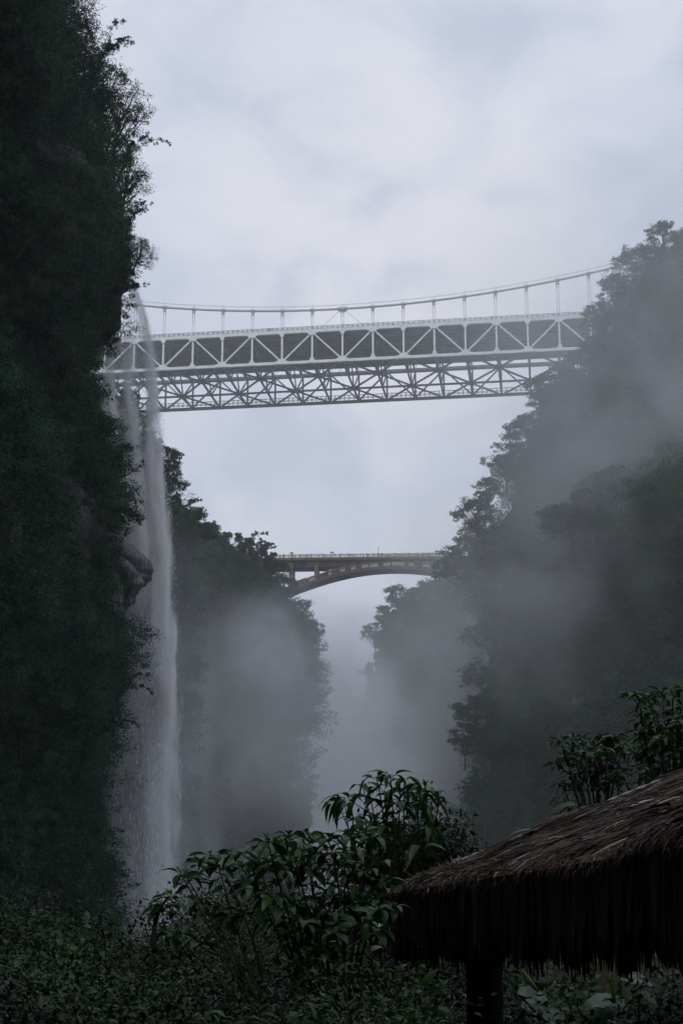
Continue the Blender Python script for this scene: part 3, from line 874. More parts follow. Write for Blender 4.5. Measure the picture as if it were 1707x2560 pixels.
    for i in range(-10, 11):
        for wd in (0.0, W):
            z = cz(i)
            c0 = node(i, wd, z)
            b = MB()
            if i == 0:
                b.tube([node(-0.17, wd, cz(0.0)), node(-0.13, wd, cz(0)), node(0.13, wd, cz(0)), node(0.17, wd, cz(0))], [0.6, 1.0, 1.0, 0.6], 10)
                b.bar(node(0, wd, z - 0.4), node(0, wd, z - 1.5), 2.6, 0.8, up=(0, 1, 0))
            else:
                b.tube([node(i - 0.065, wd, cz(i - 0.065)), node(i + 0.065, wd, cz(i + 0.065))], 0.85, 10)
                b.bar(node(i, wd, z - 0.5), node(i, wd, z - 1.9), 1.35, 0.7, up=(0, 1, 0))
            b.bar(node(i, wd, z + 0.8), node(i, wd, z + 2.6), 0.12, 0.12)
            bd = build(b, 'cable_band', M['cable'])
            b = MB()
            for s_ in (-0.45, 0.45):
                b.tube([node(i, wd, z - 1.6) + ax * s_, node(i, wd, z - 3.4) + ax * s_, node(i, wd, z - 3.6) + ax * s_, node(i, wd, 0.3) + ax * s_], [0.22, 0.18, 0.11, 0.11], 6)
            build(b, 'hanger', M['cable'])
            if i == 0:
                b = MB()
                for s_ in (-1, 1):
                    b.tube([node(0.1 * s_, wd, z - 0.9), node(0.78 * s_, wd, 0.4)], 0.10, 5)
                build(b, 'stay_rope', M['cable'])
    return root, node, W, H

# ------------------------------------------------------------------ people, one continuous low body each
def person_mesh(pose, shirt):
    """standing figure about 1.7 m: feet at the origin, facing -Y"""
    verts = []; edges = []; rad = []
    def jv(p, r):
        verts.append(p); rad.append(r); return len(verts) - 1
    pel = jv((0, 0, 0.95), 0.14)
    wst = jv((0, 0, 1.12), 0.125); chs = jv((0, 0.0, 1.34), 0.155); nck = jv((0, 0, 1.48), 0.06)
    hd = jv((0, -0.01, 1.56), 0.085); tp = jv((0, 0, 1.68), 0.085)
    edges += [(pel, wst), (wst, chs), (chs, nck), (nck, hd), (hd, tp)]
    for s in (-1, 1):
        stp = 0.10 * s if pose == 'walk' else 0.0
        hip = jv((0.09 * s, 0, 0.88), 0.095); kn = jv((0.10 * s, -0.02 + stp, 0.50), 0.062); an = jv((0.10 * s, 0.02 + stp * 1.6, 0.08), 0.042); ft = jv((0.11 * s, -0.13 + stp * 1.6, 0.04), 0.038)
        edges += [(pel, hip), (hip, kn), (kn, an), (an, ft)]
        sh = jv((0.19 * s, 0, 1.40), 0.06)
        if pose == 'lean':
            el = jv((0.26 * s, -0.16, 1.18), 0.042); wr = jv((0.20 * s, -0.36, 1.12), 0.032); ha = jv((0.17 * s, -0.44, 1.12), 0.034)
        elif pose == 'photo':
            el = jv((0.25 * s, -0.17, 1.20), 0.042); wr = jv((0.12 * s, -0.30, 1.45), 0.032); ha = jv((0.06 * s, -0.31, 1.52), 0.034)
        elif pose == 'umbrella' and s == 1:
            el = jv((0.27, -0.12, 1.16), 0.042); wr = jv((0.20, -0.22, 1.36), 0.032); ha = jv((0.19, -0.23, 1.43), 0.036)
        else:
            el = jv((0.26 * s, 0.03, 1.13), 0.042); wr = jv((0.27 * s, -0.04 + stp, 0.89), 0.032); ha = jv((0.27 * s, -0.06 + stp, 0.80), 0.034)
        edges += [(chs, sh), (sh, el), (el, wr), (wr, ha)]
    me = bpy.data.meshes.new('person_tmp')
    me.from_pydata(verts, edges, [])
    o_ = bpy.data.objects.new('person_tmp', me); C.objects.link(o_)
    sk = o_.modifiers.new('s', 'SKIN'); sk.use_smooth_shade = True
    for i, r_ in enumerate(rad): me.skin_vertices[0].data[i].radius = (r_, r_ * 0.85)
    me.skin_vertices[0].data[0].use_root = True
    sb = o_.modifiers.new('u', 'SUBSURF'); sb.levels = 1; sb.render_levels = 1
    dg = bpy.context.evaluated_depsgraph_get()
    m2 = bpy.data.meshes.new_from_object(o_.evaluated_get(dg))
    bpy.data.objects.remove(o_)
    m2.name = 'person'
    m2.materials.clear()
    for k in ('skin', shirt, 'dark_cloth'): m2.materials.append(M[k])
    for p in m2.polygons:
        z = p.center.z; x = abs(p.center.x)
        if z > 1.60 or (z > 1.545 and p.center.y > 0): p.material_index = 2           # hair
        elif z > 1.46: p.material_index = 0
        elif z < 0.92 and x < 0.22: p.material_index = 2
        elif x > 0.24 and z < 1.12: p.material_index = 0
        else: p.material_index = 1
    return m2
PEOPLE = [person_mesh(['stand', 'lean', 'walk', 'photo', 'lean', 'stand'][k], 'shirt%d' % k) for k in range(6)]
PEOPLE_UMB = person_mesh('umbrella', 'shirt0')

def umbrella(loc, col, label, group=None):
    root = empty('umbrella', loc)
    tag(root, label, 'umbrella', group)
    b = MB(); vs = [(0, 0, 0.78)]; fs = []
    for r_, z_ in ((0.25, 0.73), (0.45, 0.62), (0.6, 0.48)):
        for k in range(16):
            a = math.pi * k / 8; rr = r_ * (1 if k % 2 == 0 else 0.94)
            vs.append((rr * math.cos(a), rr * math.sin(a), z_ + (0 if k % 2 == 0 else 0.015)))
    for k in range(16):
        k2 = (k + 1) % 16
        fs.append((0, 1 + k, 1 + k2)); fs.append((1 + k, 17 + k, 17 + k2, 1 + k2)); fs.append((17 + k, 33 + k, 33 + k2, 17 + k2))
    b.add(vs, fs); b.build('canopy', col, root)
    b = MB(); b.tube([(0, 0, 0), (0, 0, 0.80)], 0.012, 6); b.tube([(0, 0, 0), (0.02, 0, -0.05), (0.05, 0, -0.05), (0.06, 0, -0.01)], 0.014, 6)
    b.build('shaft', M['dark_cloth'], root)
    return root

sroot, snode, SW, SH = suspension_bridge()

def stand(mesh, p, rz, label, group):
    o_ = obj('person', mesh); o_.location = p; o_.rotation_euler.z = rz
    o_.scale = (1.0, 1.0, random.uniform(0.94, 1.05)); o_.scale[0] = o_.scale[1] = o_.scale[2]
    return tag(o_, label, 'person', group)
for k, t in enumerate([-2.43, -1.78, -1.45, -1.36, 0.15, 1.42, 1.62, 1.68, 2.32, 2.6, 2.66, 2.38, -1.28, 3.2]):
    stand(PEOPLE[k % 6], snode(t, 1.3 + 0.25 * (k % 3), 0.5), random.choice([0.0, 0.4, 3.0, 1.6, -0.5]),
          'tiny walker behind the railing on the high suspension bridge deck', 'people on the suspension bridge')
up = snode(4.84, 1.5, 0.5)
stand(PEOPLE_UMB, up, 0.2, 'lone figure under a dark umbrella on the high bridge, right of centre', None)
M['umb_dark'] = mat('dark_umbrella_cloth', (0.03, 0.03, 0.04), 0.7)
M['umb_blue'] = mat('blue_grey_umbrella_cloth', (0.10, 0.12, 0.16), 0.7)
umbrella(up + Vector((0.23, -0.19, 1.42)), M['umb_dark'], 'dark umbrella held by the lone figure on the high bridge')
up2 = snode(-2.46, 1.4, 0.5)
stand(PEOPLE_UMB, up2, 0.1, 'figure under a black umbrella on the high bridge, left of centre', None)
umbrella(up2 + Vector((0.21, -0.21, 1.42)), M['umb_dark'], 'black umbrella on the high bridge, held left of centre')

# ------------------------------------------------------------------ arch bridge
def arch_bridge():
    phi = R(2.9)
    ax = Vector((math.cos(phi), -math.sin(phi), 0)); cx = Vector((math.sin(phi), math.cos(phi), 0))
    O = P(985, 1393, 490.0)                    # near edge of the deck over the crown
    s = pxm(1393, 490.0)
    Wd = 9.1
    def nd(a, wd=0, dz=0): return O + ax * a + cx * wd + Vector((0, 0, dz))
    root = empty('arch_bridge', O)
    tag(root, 'old rust-brown concrete arch bridge far down the gorge', 'bridge')
    def build(mb, name, m, parent=root, label=None):
        o_ = mb.build(name, m, None); o_.data.transform(Matrix.Translation(-O)); o_.parent = parent
        if label: o_['label'] = label
        return o_
    a0, a1 = -60.0, 60.0
    b = MB(); b.bar(nd(a0, Wd / 2, -0.5), nd(a1, Wd / 2, -0.5), Wd, 1.0); build(b, 'deck', M['concrete'])
    b = MB(); b.bar(nd(a0, -0.25, -0.3), nd(a1, -0.25, -0.3), 0.6, 0.85); build(b, 'deck_edge', M['rusty_concrete'])
    for wd in (1.2, Wd * .37, Wd * .63, Wd - 1.2):
        b = MB(); b.bar(nd(a0, wd, -1.9), nd(a1, wd, -1.9), 0.6, 2.0); build(b, 'girder', M['concrete'])
    half, rise, crown = 35.0, 8.55, -2.95        # ring: crown soffit 4.2 m under the deck
    def soff(a): return crown - rise * (abs(a) / half) ** 2.05 * (1 - 0.12 * (abs(a) / half) ** 2) - 0.95
    def extr(a): return min(-0.9, crown + 2.05 - (rise - 0.7) * (abs(a) / half) ** 2.0 - 0.63)
    n_ = 48
    # solid ring as a box section swept along the curve
    b = MB(); vs = []; fs = []
    for k in range(n_ + 1):
        a = -half * 1.08 + 2 * half * 1.08 * k / n_
        for wd, z in ((0.35, soff(a)), (0.35, extr(a)), (Wd - 0.35, extr(a)), (Wd - 0.35, soff(a))):
            vs.append(tuple(nd(a, wd, z)))
    for k in range(n_):
        for q in range(4):
            fs.append((4 * k + q, 4 * k + (q + 1) % 4, 4 * (k + 1) + (q + 1) % 4, 4 * (k + 1) + q))
    b.add(vs, fs); build(b, 'arch_ring', M['concrete'])
    # projecting rib along the upper edge of the ring
    for sg in (-1, 1):
        b = MB()
        for k in range(n_):
            a = -half * 1.08 + 2 * half * 1.08 * k / n_; a2 = -half * 1.08 + 2 * half * 1.08 * (k + 1) / n_
            if extr(a) < -1.6 and a * sg > 0:
                b.bar(nd(a, 0.2, extr(a)), nd(a2, 0.2, extr(a2)), 0.5, 0.4)
        build(b, 'arch_rib', M['rusty_concrete'])
    # spandrel piers with capitals
    for a in (-35.0, -26.5, -44.5, 26.5, 35.0, 44.5):
        top = -1.8; bot = max(extr(a) if abs(a) < 37 else -17, -17)
        if top - bot > 0.6:
            b = MB(); b.bar(nd(a, 0.8, bot - 0.2), nd(a, 0.8, top), 1.35, 1.1, up=(0, 1, 0))
            b.bar(nd(a, Wd - 0.8, bot - 0.2), nd(a, Wd - 0.8, top), 1.35, 1.1, up=(0, 1, 0))
            b.bar(nd(a, 0.3, top), nd(a, Wd - 0.3, top), 1.3, 0.9)
            build(b, 'pier', M['rusty_concrete'])
    # spandrel wall panels, pale where the render fell off
    for k, (x0, x1, z0, z1, mt_) in enumerate([(772, 788, 1438, 1450, 'bare_concrete'), (821, 828, 1422, 1436, 'bare_concrete'), (832, 841, 1419, 1433, 'rusty_concrete'),
                                 (849, 862, 1416, 1428, 'bare_concrete'), (877, 889, 1411, 1423, 'bare_concrete'), (904, 921, 1407, 1418, 'bare_concrete'), (924, 944, 1405, 1417, 'bare_concrete'),
                                 (958, 975, 1406, 1414, 'bare_concrete'), (980, 1010, 1405, 1414, 'bare_concrete'), (1020, 1034, 1405, 1416, 'bare_concrete'), (1056, 1083, 1407, 1419, 'bare_concrete'),
                                 (737, 765, 1447, 1462, 'rusty_concrete')]):
        am = ((x0 + x1) / 2 - 985) / s; wd_ = (x1 - x0) / s
        zt = -(z0 - 1393) / s; zb = -(z1 - 1393) / s
        sl = (soff(am + 1) - soff(am - 1)) / 2
        b = MB(); vs = []
        for dep in (0.22, 0.50):
            for da, z in ((-wd_ / 2, zb), (wd_ / 2, zb), (wd_ / 2, zt), (-wd_ / 2, zt)):
                vs.append(tuple(nd(am + da, dep, z + da * sl)))
        b.add(vs, [(0, 1, 2, 3), (7, 6, 5, 4), (0, 4, 5, 1), (1, 5, 6, 2), (2, 6, 7, 3), (3, 7, 4, 0)])
        build(b, 'wall_panel', M[mt_])
    # balustrade: posts, balusters, rails
    for wd in (0.1, Wd - 0.1):
        b = MB()
        b.bar(nd(a0, wd, 1.15), nd(a1, wd, 1.15), 0.2, 0.16)
        k = a0
        while k < a1:
            b.bar(nd(k, wd, 0.0), nd(k, wd, 1.1), 0.24, 0.2); k += 1.15
        k = a0
        while k < a1:
            b.bar(nd(k, wd, 0.0), nd(k, wd, 1.3), 0.3, 0.3); k += 3.45
        build(b, 'balustrade', M['white_rail'])
    return root, nd, s
aroot, anode, asc = arch_bridge()
xs_ = []
t = -40.5
while t < 22:
    dens = 0.42 if t < -14 else (0.48 if t < -6 else 0.24)
    t += dens * random.uniform(0.45, 1.7)
    xs_.append(t)
pk = 0
for t in xs_:
    pk += 1
    stand(random.choice(PEOPLE), anode(t, random.uniform(0.38, 0.6) + (random.choice([0, 0.5]) if t > -6 else 0), 0.02), random.choice([0, 0.3, -0.4, 3.1, 1.5, 0.1]),
          'tiny visitor in the crowd lining the balustrade of the far arch bridge', 'visitors crowding the arch bridge')
for t, m_, lb in ((-21.4, 'umb_blue', 'open umbrella above the crowd near the middle of the arch bridge'), (14.2, 'umb_dark', 'dark umbrella held above the crowd near the right end of the arch bridge'),
                  (-35.2, 'umb_blue', 'small umbrella at the left end of the arch bridge crowd')):
    q = anode(t, 1.3, 0.02)
    stand(PEOPLE_UMB, q, 0.0, {-21.4: 'visitor holding an umbrella near the middle of the arch bridge', 14.2: 'visitor holding a dark umbrella near the right end of the arch bridge', -35.2: 'visitor holding an umbrella at the left end of the arch bridge'}[t], None)
    uu = umbrella(q + Vector((0.19, -0.23, 1.45)), M[m_], lb)
    uu.scale = (1.25, 1.25, 1.25)
# slim pole with a lamp on the balustrade
pr = empty('lamp_post', anode(-5.4, 0.5, 0.02)); tag(pr, 'slim dark lamp post standing above the crowd on the arch bridge', 'lamp post')
b = MB(); b.tube([(0, 0, 0), (0, 0, 3.5)], [0.09, 0.06], 8); b.build('pole', M['rail'], pr)
b = MB(); b.tube([(0, 0, 3.0), (0, 0, 3.1), (0, 0, 3.6), (0, 0, 3.7)], [0.05, 0.13, 0.13, 0.05], 8); b.build('lamp_head', M['rail'], pr)

# ------------------------------------------------------------------ waterfall: falling spray as a ribbed column of water drops
def fall(label, Y, prof, dens, thick, seed, top_soft=0.06, bot_soft=0.2, strands=0, streak=(1.2, 0.10), tint=(0.995, 0.997, 1.0)):
    """prof: (py, px of the middle, half width px, relative density) from lip to foot"""
    rows = [(P(cx_, py_, Y), hw_ / pxm(py_, Y), dr) for (py_, cx_, hw_, dr) in prof]
    z1, z0 = rows[0][0].z, rows[-1][0].z
    H_ = z1 - z0
    X0 = min(r_[0].x - r_[1] for r_ in rows) - 0.5; X1 = max(r_[0].x + r_[1] for r_ in rows) + 0.5
    b = MB(); vs = []; fs = []; n_ = 14
    zz = np.array([r_[0].z for r_ in rows])[::-1]; xx = np.array([r_[0].x for r_ in rows])[::-1]
    ww = np.array([r_[1] for r_ in rows])[::-1]; dd = np.array([r_[2] for r_ in rows])[::-1]
    S = 40
    for i in range(S + 1):
        z = z0 + H_ * i / S
        x = float(np.interp(z, zz, xx)); w_ = float(np.interp(z, zz, ww))
        for k in range(n_):
            a = 2 * math.pi * k / n_
            vs.append((x + w_ * 1.02 * math.cos(a), Y + thick * w_ * 1.02 * math.sin(a), z))
    for i in range(S):
        for k in range(n_):
            k2 = (k + 1) % n_
            fs.append((i * n_ + k, i * n_ + k2, (i + 1) * n_ + k2, (i + 1) * n_ + k))
    fs.append(tuple(range(n_))[::-1]); fs.append(tuple(S * n_ + k for k in range(n_)))
    b.add(vs, fs)
    m = bpy.data.materials.new('falling_water'); m.use_nodes = True
    n, l = m.node_tree.nodes, m.node_tree.links
    n.clear()
    ou = n.new('ShaderNodeOutputMaterial'); pv = n.new('ShaderNodeVolumePrincipled')
    pv.inputs['Color'].default_value = (*tint, 1); pv.inputs['Anisotropy'].default_value = 0.25
    l.new(pv.outputs[0], ou.inputs['Volume'])
    geo = n.new('ShaderNodeNewGeometry'); sep = n.new('ShaderNodeSeparateXYZ'); l.new(geo.outputs['Position'], sep.inputs[0])
    def M1(op, a, b_=None, clamp=False):
        q = n.new('ShaderNodeMath'); q.operation = op; q.use_clamp = clamp
        for i, v in enumerate((a, b_)):
            if v is None: continue
            if isinstance(v, (int, float)): q.inputs[i].default_value = v
            else: l.new(v, q.inputs[i])
        return q.outputs[0]
    h = M1('DIVIDE', M1('SUBTRACT', sep.outputs['Z'], z0), H_)
    def curve(arr):
        lo, hi = float(min(arr)), float(max(arr)); hi = hi if hi > lo + 1e-6 else lo + 1
        fc = n.new('ShaderNodeFloatCurve'); cu = fc.mapping.curves[0]
        pts_ = [((z - z0) / H_, (v - lo) / (hi - lo)) for z, v in zip(zz, arr)]
        cu.points[0].location = pts_[0]; cu.points[1].location = pts_[-1]
        for p in pts_[1:-1]: cu.points.new(*p)
        fc.mapping.update()
        l.new(h, fc.inputs['Value'])
        return M1('ADD', M1('MULTIPLY', fc.outputs[0], hi - lo), lo)
    cx_ = curve(xx); wd_ = M1('MULTIPLY', curve(ww), 0.86); dr_ = curve(dd)
    cw = n.new('ShaderNodeCombineXYZ')
    l.new(M1('MULTIPLY', sep.outputs['X'], 0.9), cw.inputs[0]); l.new(M1('MULTIPLY', sep.outputs['Y'], 0.9), cw.inputs[1]); l.new(M1('MULTIPLY', sep.outputs['Z'], 0.34), cw.inputs[2])
    nw = n.new('ShaderNodeTexNoise'); nw.inputs['Scale'].default_value = 1.0; nw.inputs['Detail'].default_value = 5; l.new(cw.outputs[0], nw.inputs['Vector'])
    warp = M1('MULTIPLY', M1('SUBTRACT', nw.outputs['Fac'], 0.5), 1.15)
    u = M1('ADD', M1('DIVIDE', M1('SUBTRACT', sep.outputs['X'], cx_), wd_), warp)
    v = M1('DIVIDE', M1('SUBTRACT', sep.outputs['Y'], Y), M1('MULTIPLY', wd_, thick))
    rr = M1('ADD', M1('MULTIPLY', u, u), M1('MULTIPLY', v, v))
    edge = M1('POWER', M1('SUBTRACT', 1.0, rr, True), 2.0)
    # long streaks that follow the flow
    cb = n.new('ShaderNodeCombineXYZ')
    l.new(M1('MULTIPLY', M1('SUBTRACT', sep.outputs['X'], cx_), streak[0]), cb.inputs[0]); l.new(M1('MULTIPLY', sep.outputs['Y'], streak[0]), cb.inputs[1])
    l.new(M1('MULTIPLY', sep.outputs['Z'], streak[1]), cb.inputs[2])
    nz = n.new('ShaderNodeTexNoise'); nz.inputs['Scale'].default_value = 1.0; nz.inputs['Detail'].default_value = 5.0; nz.inputs['Distortion'].default_value = 0.25
    off = n.new('ShaderNodeVectorMath'); off.operation = 'ADD'; off.inputs[1].default_value = (seed, seed * 2, seed * 3)
    l.new(cb.outputs[0], off.inputs[0]); l.new(off.outputs[0], nz.inputs['Vector'])
    r1 = n.new('ShaderNodeMapRange'); r1.inputs[1].default_value = 0.36; r1.inputs[2].default_value = 0.68; r1.inputs[3].default_value = 0.05; r1.inputs[4].default_value = 2.6
    l.new(nz.outputs['Fac'], r1.inputs[0])
    # billows
    nb = n.new('ShaderNodeTexNoise'); nb.inputs['Scale'].default_value = 0.28; nb.inputs['Detail'].default_value = 3
    l.new(geo.outputs['Position'], nb.inputs['Vector'])
    r2 = n.new('ShaderNodeMapRange'); r2.inputs[1].default_value = 0.35; r2.inputs[2].default_value = 0.65; r2.inputs[3].default_value = 0.55; r2.inputs[4].default_value = 1.4
    l.new(nb.outputs['Fac'], r2.inputs[0])
    tp = M1('DIVIDE', M1('SUBTRACT', 1.0, h), top_soft, True); bt = M1('DIVIDE', h, bot_soft, True)
    sf = n.new('ShaderNodeMapRange'); sf.inputs[1].default_value = 0.34; sf.inputs[2].default_value = 0.66; sf.inputs[3].default_value = 0.15; sf.inputs[4].default_value = 1.15
    l.new(nz.outputs['Fac'], sf.inputs[0])
    edge = M1('MULTIPLY', M1('SUBTRACT', sf.outputs[0], rr, True), M1('SUBTRACT', 1.0, rr, True))
    D = M1('MULTIPLY', M1('MULTIPLY', edge, r1.outputs[0]), M1('MULTIPLY', r2.outputs[0], dr_))
    D = M1('MULTIPLY', M1('MULTIPLY', D, M1('MULTIPLY', tp, bt)), dens)
    l.new(D, pv.inputs['Density'])
    m.cycles.volume_step_rate = 0.3
    o_ = b.build('waterfall', m)
    tag(o_, label, kind='structure')
    if strands:
        rs = np.random.default_rng(int(seed * 10) + 5)
        q = rs.random(strands) ** 0.85
        z = z1 - H_ * q
        x = np.interp(z, zz, xx); w_ = np.interp(z, zz, ww)
        g1 = rs.normal(size=strands) * 0.33 + 0.12 * np.sin(z * 0.9 + rs.integers(0, 5, strands) * 1.3) - 0.08; g2 = rs.normal(size=strands) * 0.38
        c_ = np.stack([x + w_ * g1, Y + w_ * thick * g2, z], axis=1)
        dr2 = np.stack([rs.normal(size=strands) * 0.05, rs.normal(size=strands) * 0.05, -np.ones(strands)], axis=1)
        v_, f_ = leaves(c_, dr2, rs.uniform(0.12, 0.42, strands) * (0.4 + 0.9 * q), 0.10)
        mm = mat('water_drops', (0.85, 0.87, 0.90), 0.4, 0.5)
        s_ = obj('water_drops', npmesh('water_drops', v_, f_, mm), o_)
        tag(s_, kind='stuff')
    return o_
# right-hand stream leaving the lip
fall('waterfall', 104.5, [(640, 292, 14, 0.7), (665, 304, 18, 0.8), (695, 320, 22, 0.7), (740, 340, 26, 0.5), (800, 360, 26, 0.32), (880, 372, 30, 0.32), (960, 380, 33, 0.36), (1050, 386, 36, 0.42), (1120, 388, 40, 0.55), (1200, 390, 44, 0.8), (1300, 396, 46, 1.1), (1400, 402, 48, 1.3), (1500, 402, 54, 1.3), (1650, 396, 64, 1.1), (1800, 390, 74, 1.0), (1950, 384, 84, 0.9), (2150, 378, 96, 0.7), (2330, 372, 104, 0.6), (2480, 370, 108, 0.5)],
     5.5, 0.9, 2.3, 0.04, 0.12, 30000)
# left-hand stream close to the rock, then the wide veil that joins below the wet lobe
fall('waterfall', 110.0, [(790, 282, 23.400000000000002, 0.35), (850, 283, 31.200000000000003, 0.6), (950, 280, 39.0, 0.85), (1050, 279, 44.2, 1.0), (1150, 286, 49.4, 1.0), (1250, 310, 59.800000000000004, 0.8), (1350, 345, 80.60000000000001, 0.8), (1450, 362, 85.8, 1.0), (1550, 366, 85.8, 1.0), (1700, 368, 91.0, 0.9), (1850, 366, 101.4, 0.8), (2000, 364, 111.8, 0.6), (2200, 362, 119.60000000000001, 0.5), (2350, 360, 123.5, 0.4), (2500, 360, 123.5, 0.4)],
     6.0, 0.7, 6.1, 0.04, 0.12, 16000, streak=(0.9, 0.07))
# thin curtain of drips between the two
fall('waterfall', 107.5, [(700, 336, 10, 0.2), (780, 330, 26, 0.3), (900, 322, 34, 0.4), (1050, 330, 40, 0.5), (1200, 345, 48, 0.7), (1350, 375, 46, 0.8), (1500, 382, 50, 0.9), (1700, 384, 60, 0.7), (1900, 380, 60, 0.5), (2200, 376, 60, 0.4)],
     3.0, 0.7, 9.4, 0.05, 0.2, 9000, streak=(1.6, 0.12))

# ------------------------------------------------------------------ foreground planting
def fancy(base, dirs, up, size, ratio, curl, fold=0.18, st=6):
    """leaf blades with a midrib fold and a nodding tip. base (n,3)"""
    n = len(base); d_ = unit(np.asarray(dirs, float)); x = unit(np.cross(d_, np.asarray(up, float) + 0.001)); nn = np.cross(x, d_)
    nn = nn * np.where(nn[:, 2:3] < 0, -1, 1)
    T = np.linspace(0, 1, st)
    W = np.sin(np.pi * np.clip(T, 0, 1) ** 0.8) ** 0.85; W[0] = 0.03; W[-1] = 0.0
    V = np.empty((n, st, 3, 3))
    sz = np.asarray(size).reshape(-1, 1); cu = np.asarray(curl).reshape(-1, 1)
    for i, t in enumerate(T):
        ang = cu * t
        mid = base + d_ * sz * (t - 0.18 * cu * t * t) - nn * sz * (cu * 0.55 * t * t)
        V[:, i, 1] = mid
        wv = sz * ratio * 0.5 * W[i]
        V[:, i, 0] = mid + x * wv + nn * wv * fold * 2
        V[:, i, 2] = mid - x * wv + nn * wv * fold * 2
    idx = np.arange(n * st * 3).reshape(n, st, 3)
    q = [np.stack([idx[:, :-1, a], idx[:, :-1, a + 1], idx[:, 1:, a + 1], idx[:, 1:, a]], axis=-1).reshape(-1, 4) for a in (0, 1)]
    return V.reshape(-1, 3), np.concatenate(q)

def shrub(name, label, root, tips, leaf, label_cat='shrub', r0=0.012, whorl=7, along=0.55, ratio=0.42, curl=0.9, young=0.12, seed=1, twigs=1, petiole=0.25, mt='shrub_leaf', density=1.0):
    rs = np.random.default_rng(seed)
    rt = empty(name, root); tag(rt, label, label_cat)
    O = Vector(root); stems = MB()
    Bs = []; Ds = []; Ss = []; Cs = []; yB = []; yD = []; yS = []
    for tp in tips:
        tp = Vector(tp) if len(tp) == 3 else tp
        ctrl = O.lerp(tp, 0.55) + Vector((rs.normal() * 0.05, rs.normal() * 0.05, 0.10 * (tp - O).length))
        pts_ = [O * (1 - t) ** 2 + ctrl * 2 * t * (1 - t) + tp * t * t for t in np.linspace(0, 1, 12)]
        stems.tube([p - O for p in pts_], list(np.linspace(r0, r0 * 0.35, 12)), 6)
        ends = [(pts_[-1], (pts_[-1] - pts_[-2]).normalized())]
        for k in range(twigs):
            i = int(rs.integers(6, 11)); a = rs.uniform(0, 6.283)
            e = pts_[i] + Vector((math.cos(a), math.sin(a), 0.5)) * leaf * rs.uniform(1.1, 2.2)
            stems.tube([pts_[i] - O, pts_[i].lerp(e, 0.5) - O + Vector((0, 0, -0.01)), e - O], [r0 * 0.45, r0 * 0.35, r0 * 0.25], 5)
            ends.append((e, (e - pts_[i]).normalized()))
        for e, dv in ends:
            ph = rs.uniform(0, 6.283)
            for k in range(whorl):
                a = ph + 2.4 * k; lift = 0.75 - 1.25 * (k / whorl) + rs.uniform(-0.25, 0.25)
                dr = Vector((math.cos(a), math.sin(a), lift)).normalized()
                b0 = e - dv * leaf * 0.10 * (whorl - k) / whorl * 2.2
                s1 = b0 + dr * leaf * petiole
                stems.tube([b0 - O, s1 - O], [r0 * 0.2, r0 * 0.16], 4)
                Bs.append(tuple(s1 - O)); Ds.append(tuple(dr)); Ss.append(leaf * rs.uniform(0.7, 1.2)); Cs.append(curl * rs.uniform(0.5, 1.5))
            if rs.random() < young * 4:
                for k in range(3):
                    a = rs.uniform(0, 6.283); dr = Vector((0.5 * math.cos(a), 0.5 * math.sin(a), 1)).normalized()
                    yB.append(tuple(e - O)); yD.append(tuple(dr)); yS.append(leaf * rs.uniform(0.35, 0.6))
        nal = int((pts_[-1] - O).length * along / (leaf * 0.42) * density)
        for k in range(nal):
            t = 1 - along * (k + 0.5) / max(nal, 1); i = min(10, int(t * 11)); p = pts_[i].lerp(pts_[i + 1], t * 11 - i)
            a = 2.4 * k + rs.uniform(-0.5, 0.5); dr = Vector((math.cos(a), math.sin(a), rs.uniform(-0.2, 0.6))).normalized()
            s1 = p + dr * leaf * petiole * 1.3
            stems.tube([p - O, s1 - O], [r0 * 0.2, r0 * 0.15], 4)
            Bs.append(tuple(s1 - O)); Ds.append(tuple(dr)); Ss.append(leaf * rs.uniform(0.6, 1.15)); Cs.append(curl * rs.uniform(0.6, 1.8))
    stems.build('stem', M['twig'], rt, True)
    up = np.tile(np.array([0.05, 0.03, 1.0]), (len(Bs), 1)) + rs.normal(size=(len(Bs), 3)) * 0.25
    v_, f_ = fancy(np.array(Bs), np.array(Ds), up, np.array(Ss), ratio, np.array(Cs))
    o_ = obj('leaves', npmesh('leaves', v_, f_, M[mt], True), rt); o_['kind'] = 'stuff'
    if yB:
        up = np.tile(np.array([0.4, 0.3, 0.5]), (len(yB), 1))
        v_, f_ = fancy(np.array(yB), np.array(yD), up, np.array(yS), 0.34, np.full(len(yB), 0.5))
        o2 = obj('young_leaves', npmesh('young_leaves', v_, f_, M['young_leaf'], True), rt); o2['kind'] = 'stuff'; o2['label'] = 'fresh yellow-green young leaves'
    return rt

def tipsY(lst, Y, jit=0.35):
    return [P(a, b, Y + random.uniform(-jit, jit)) for a, b in lst]
# left leggy shrub with whorled leaves
shrub('shrub', 'leggy open shrub with whorled oval leaves, leftmost before the waterfall foot', P(690, 2640, 6.6),
      tipsY([(410, 2260), (452, 2185), (525, 2135), (545, 2160), (470, 2200), (420, 2330), (505, 2255), (560, 2230)], 7.2), 0.095, whorl=6, along=0.26, ratio=0.46, curl=0.8, seed=3, r0=0.008, twigs=1, density=0.6)
shrub('shrub', 'small leaning stub of a shrub with broad leaves at the edge of the waterfall', P(388, 2380, 7.6),
      tipsY([(405, 2270), (425, 2240)], 7.6, 0.1), 0.10, whorl=8, along=0.2, ratio=0.46, curl=0.9, seed=4, r0=0.016, twigs=0)
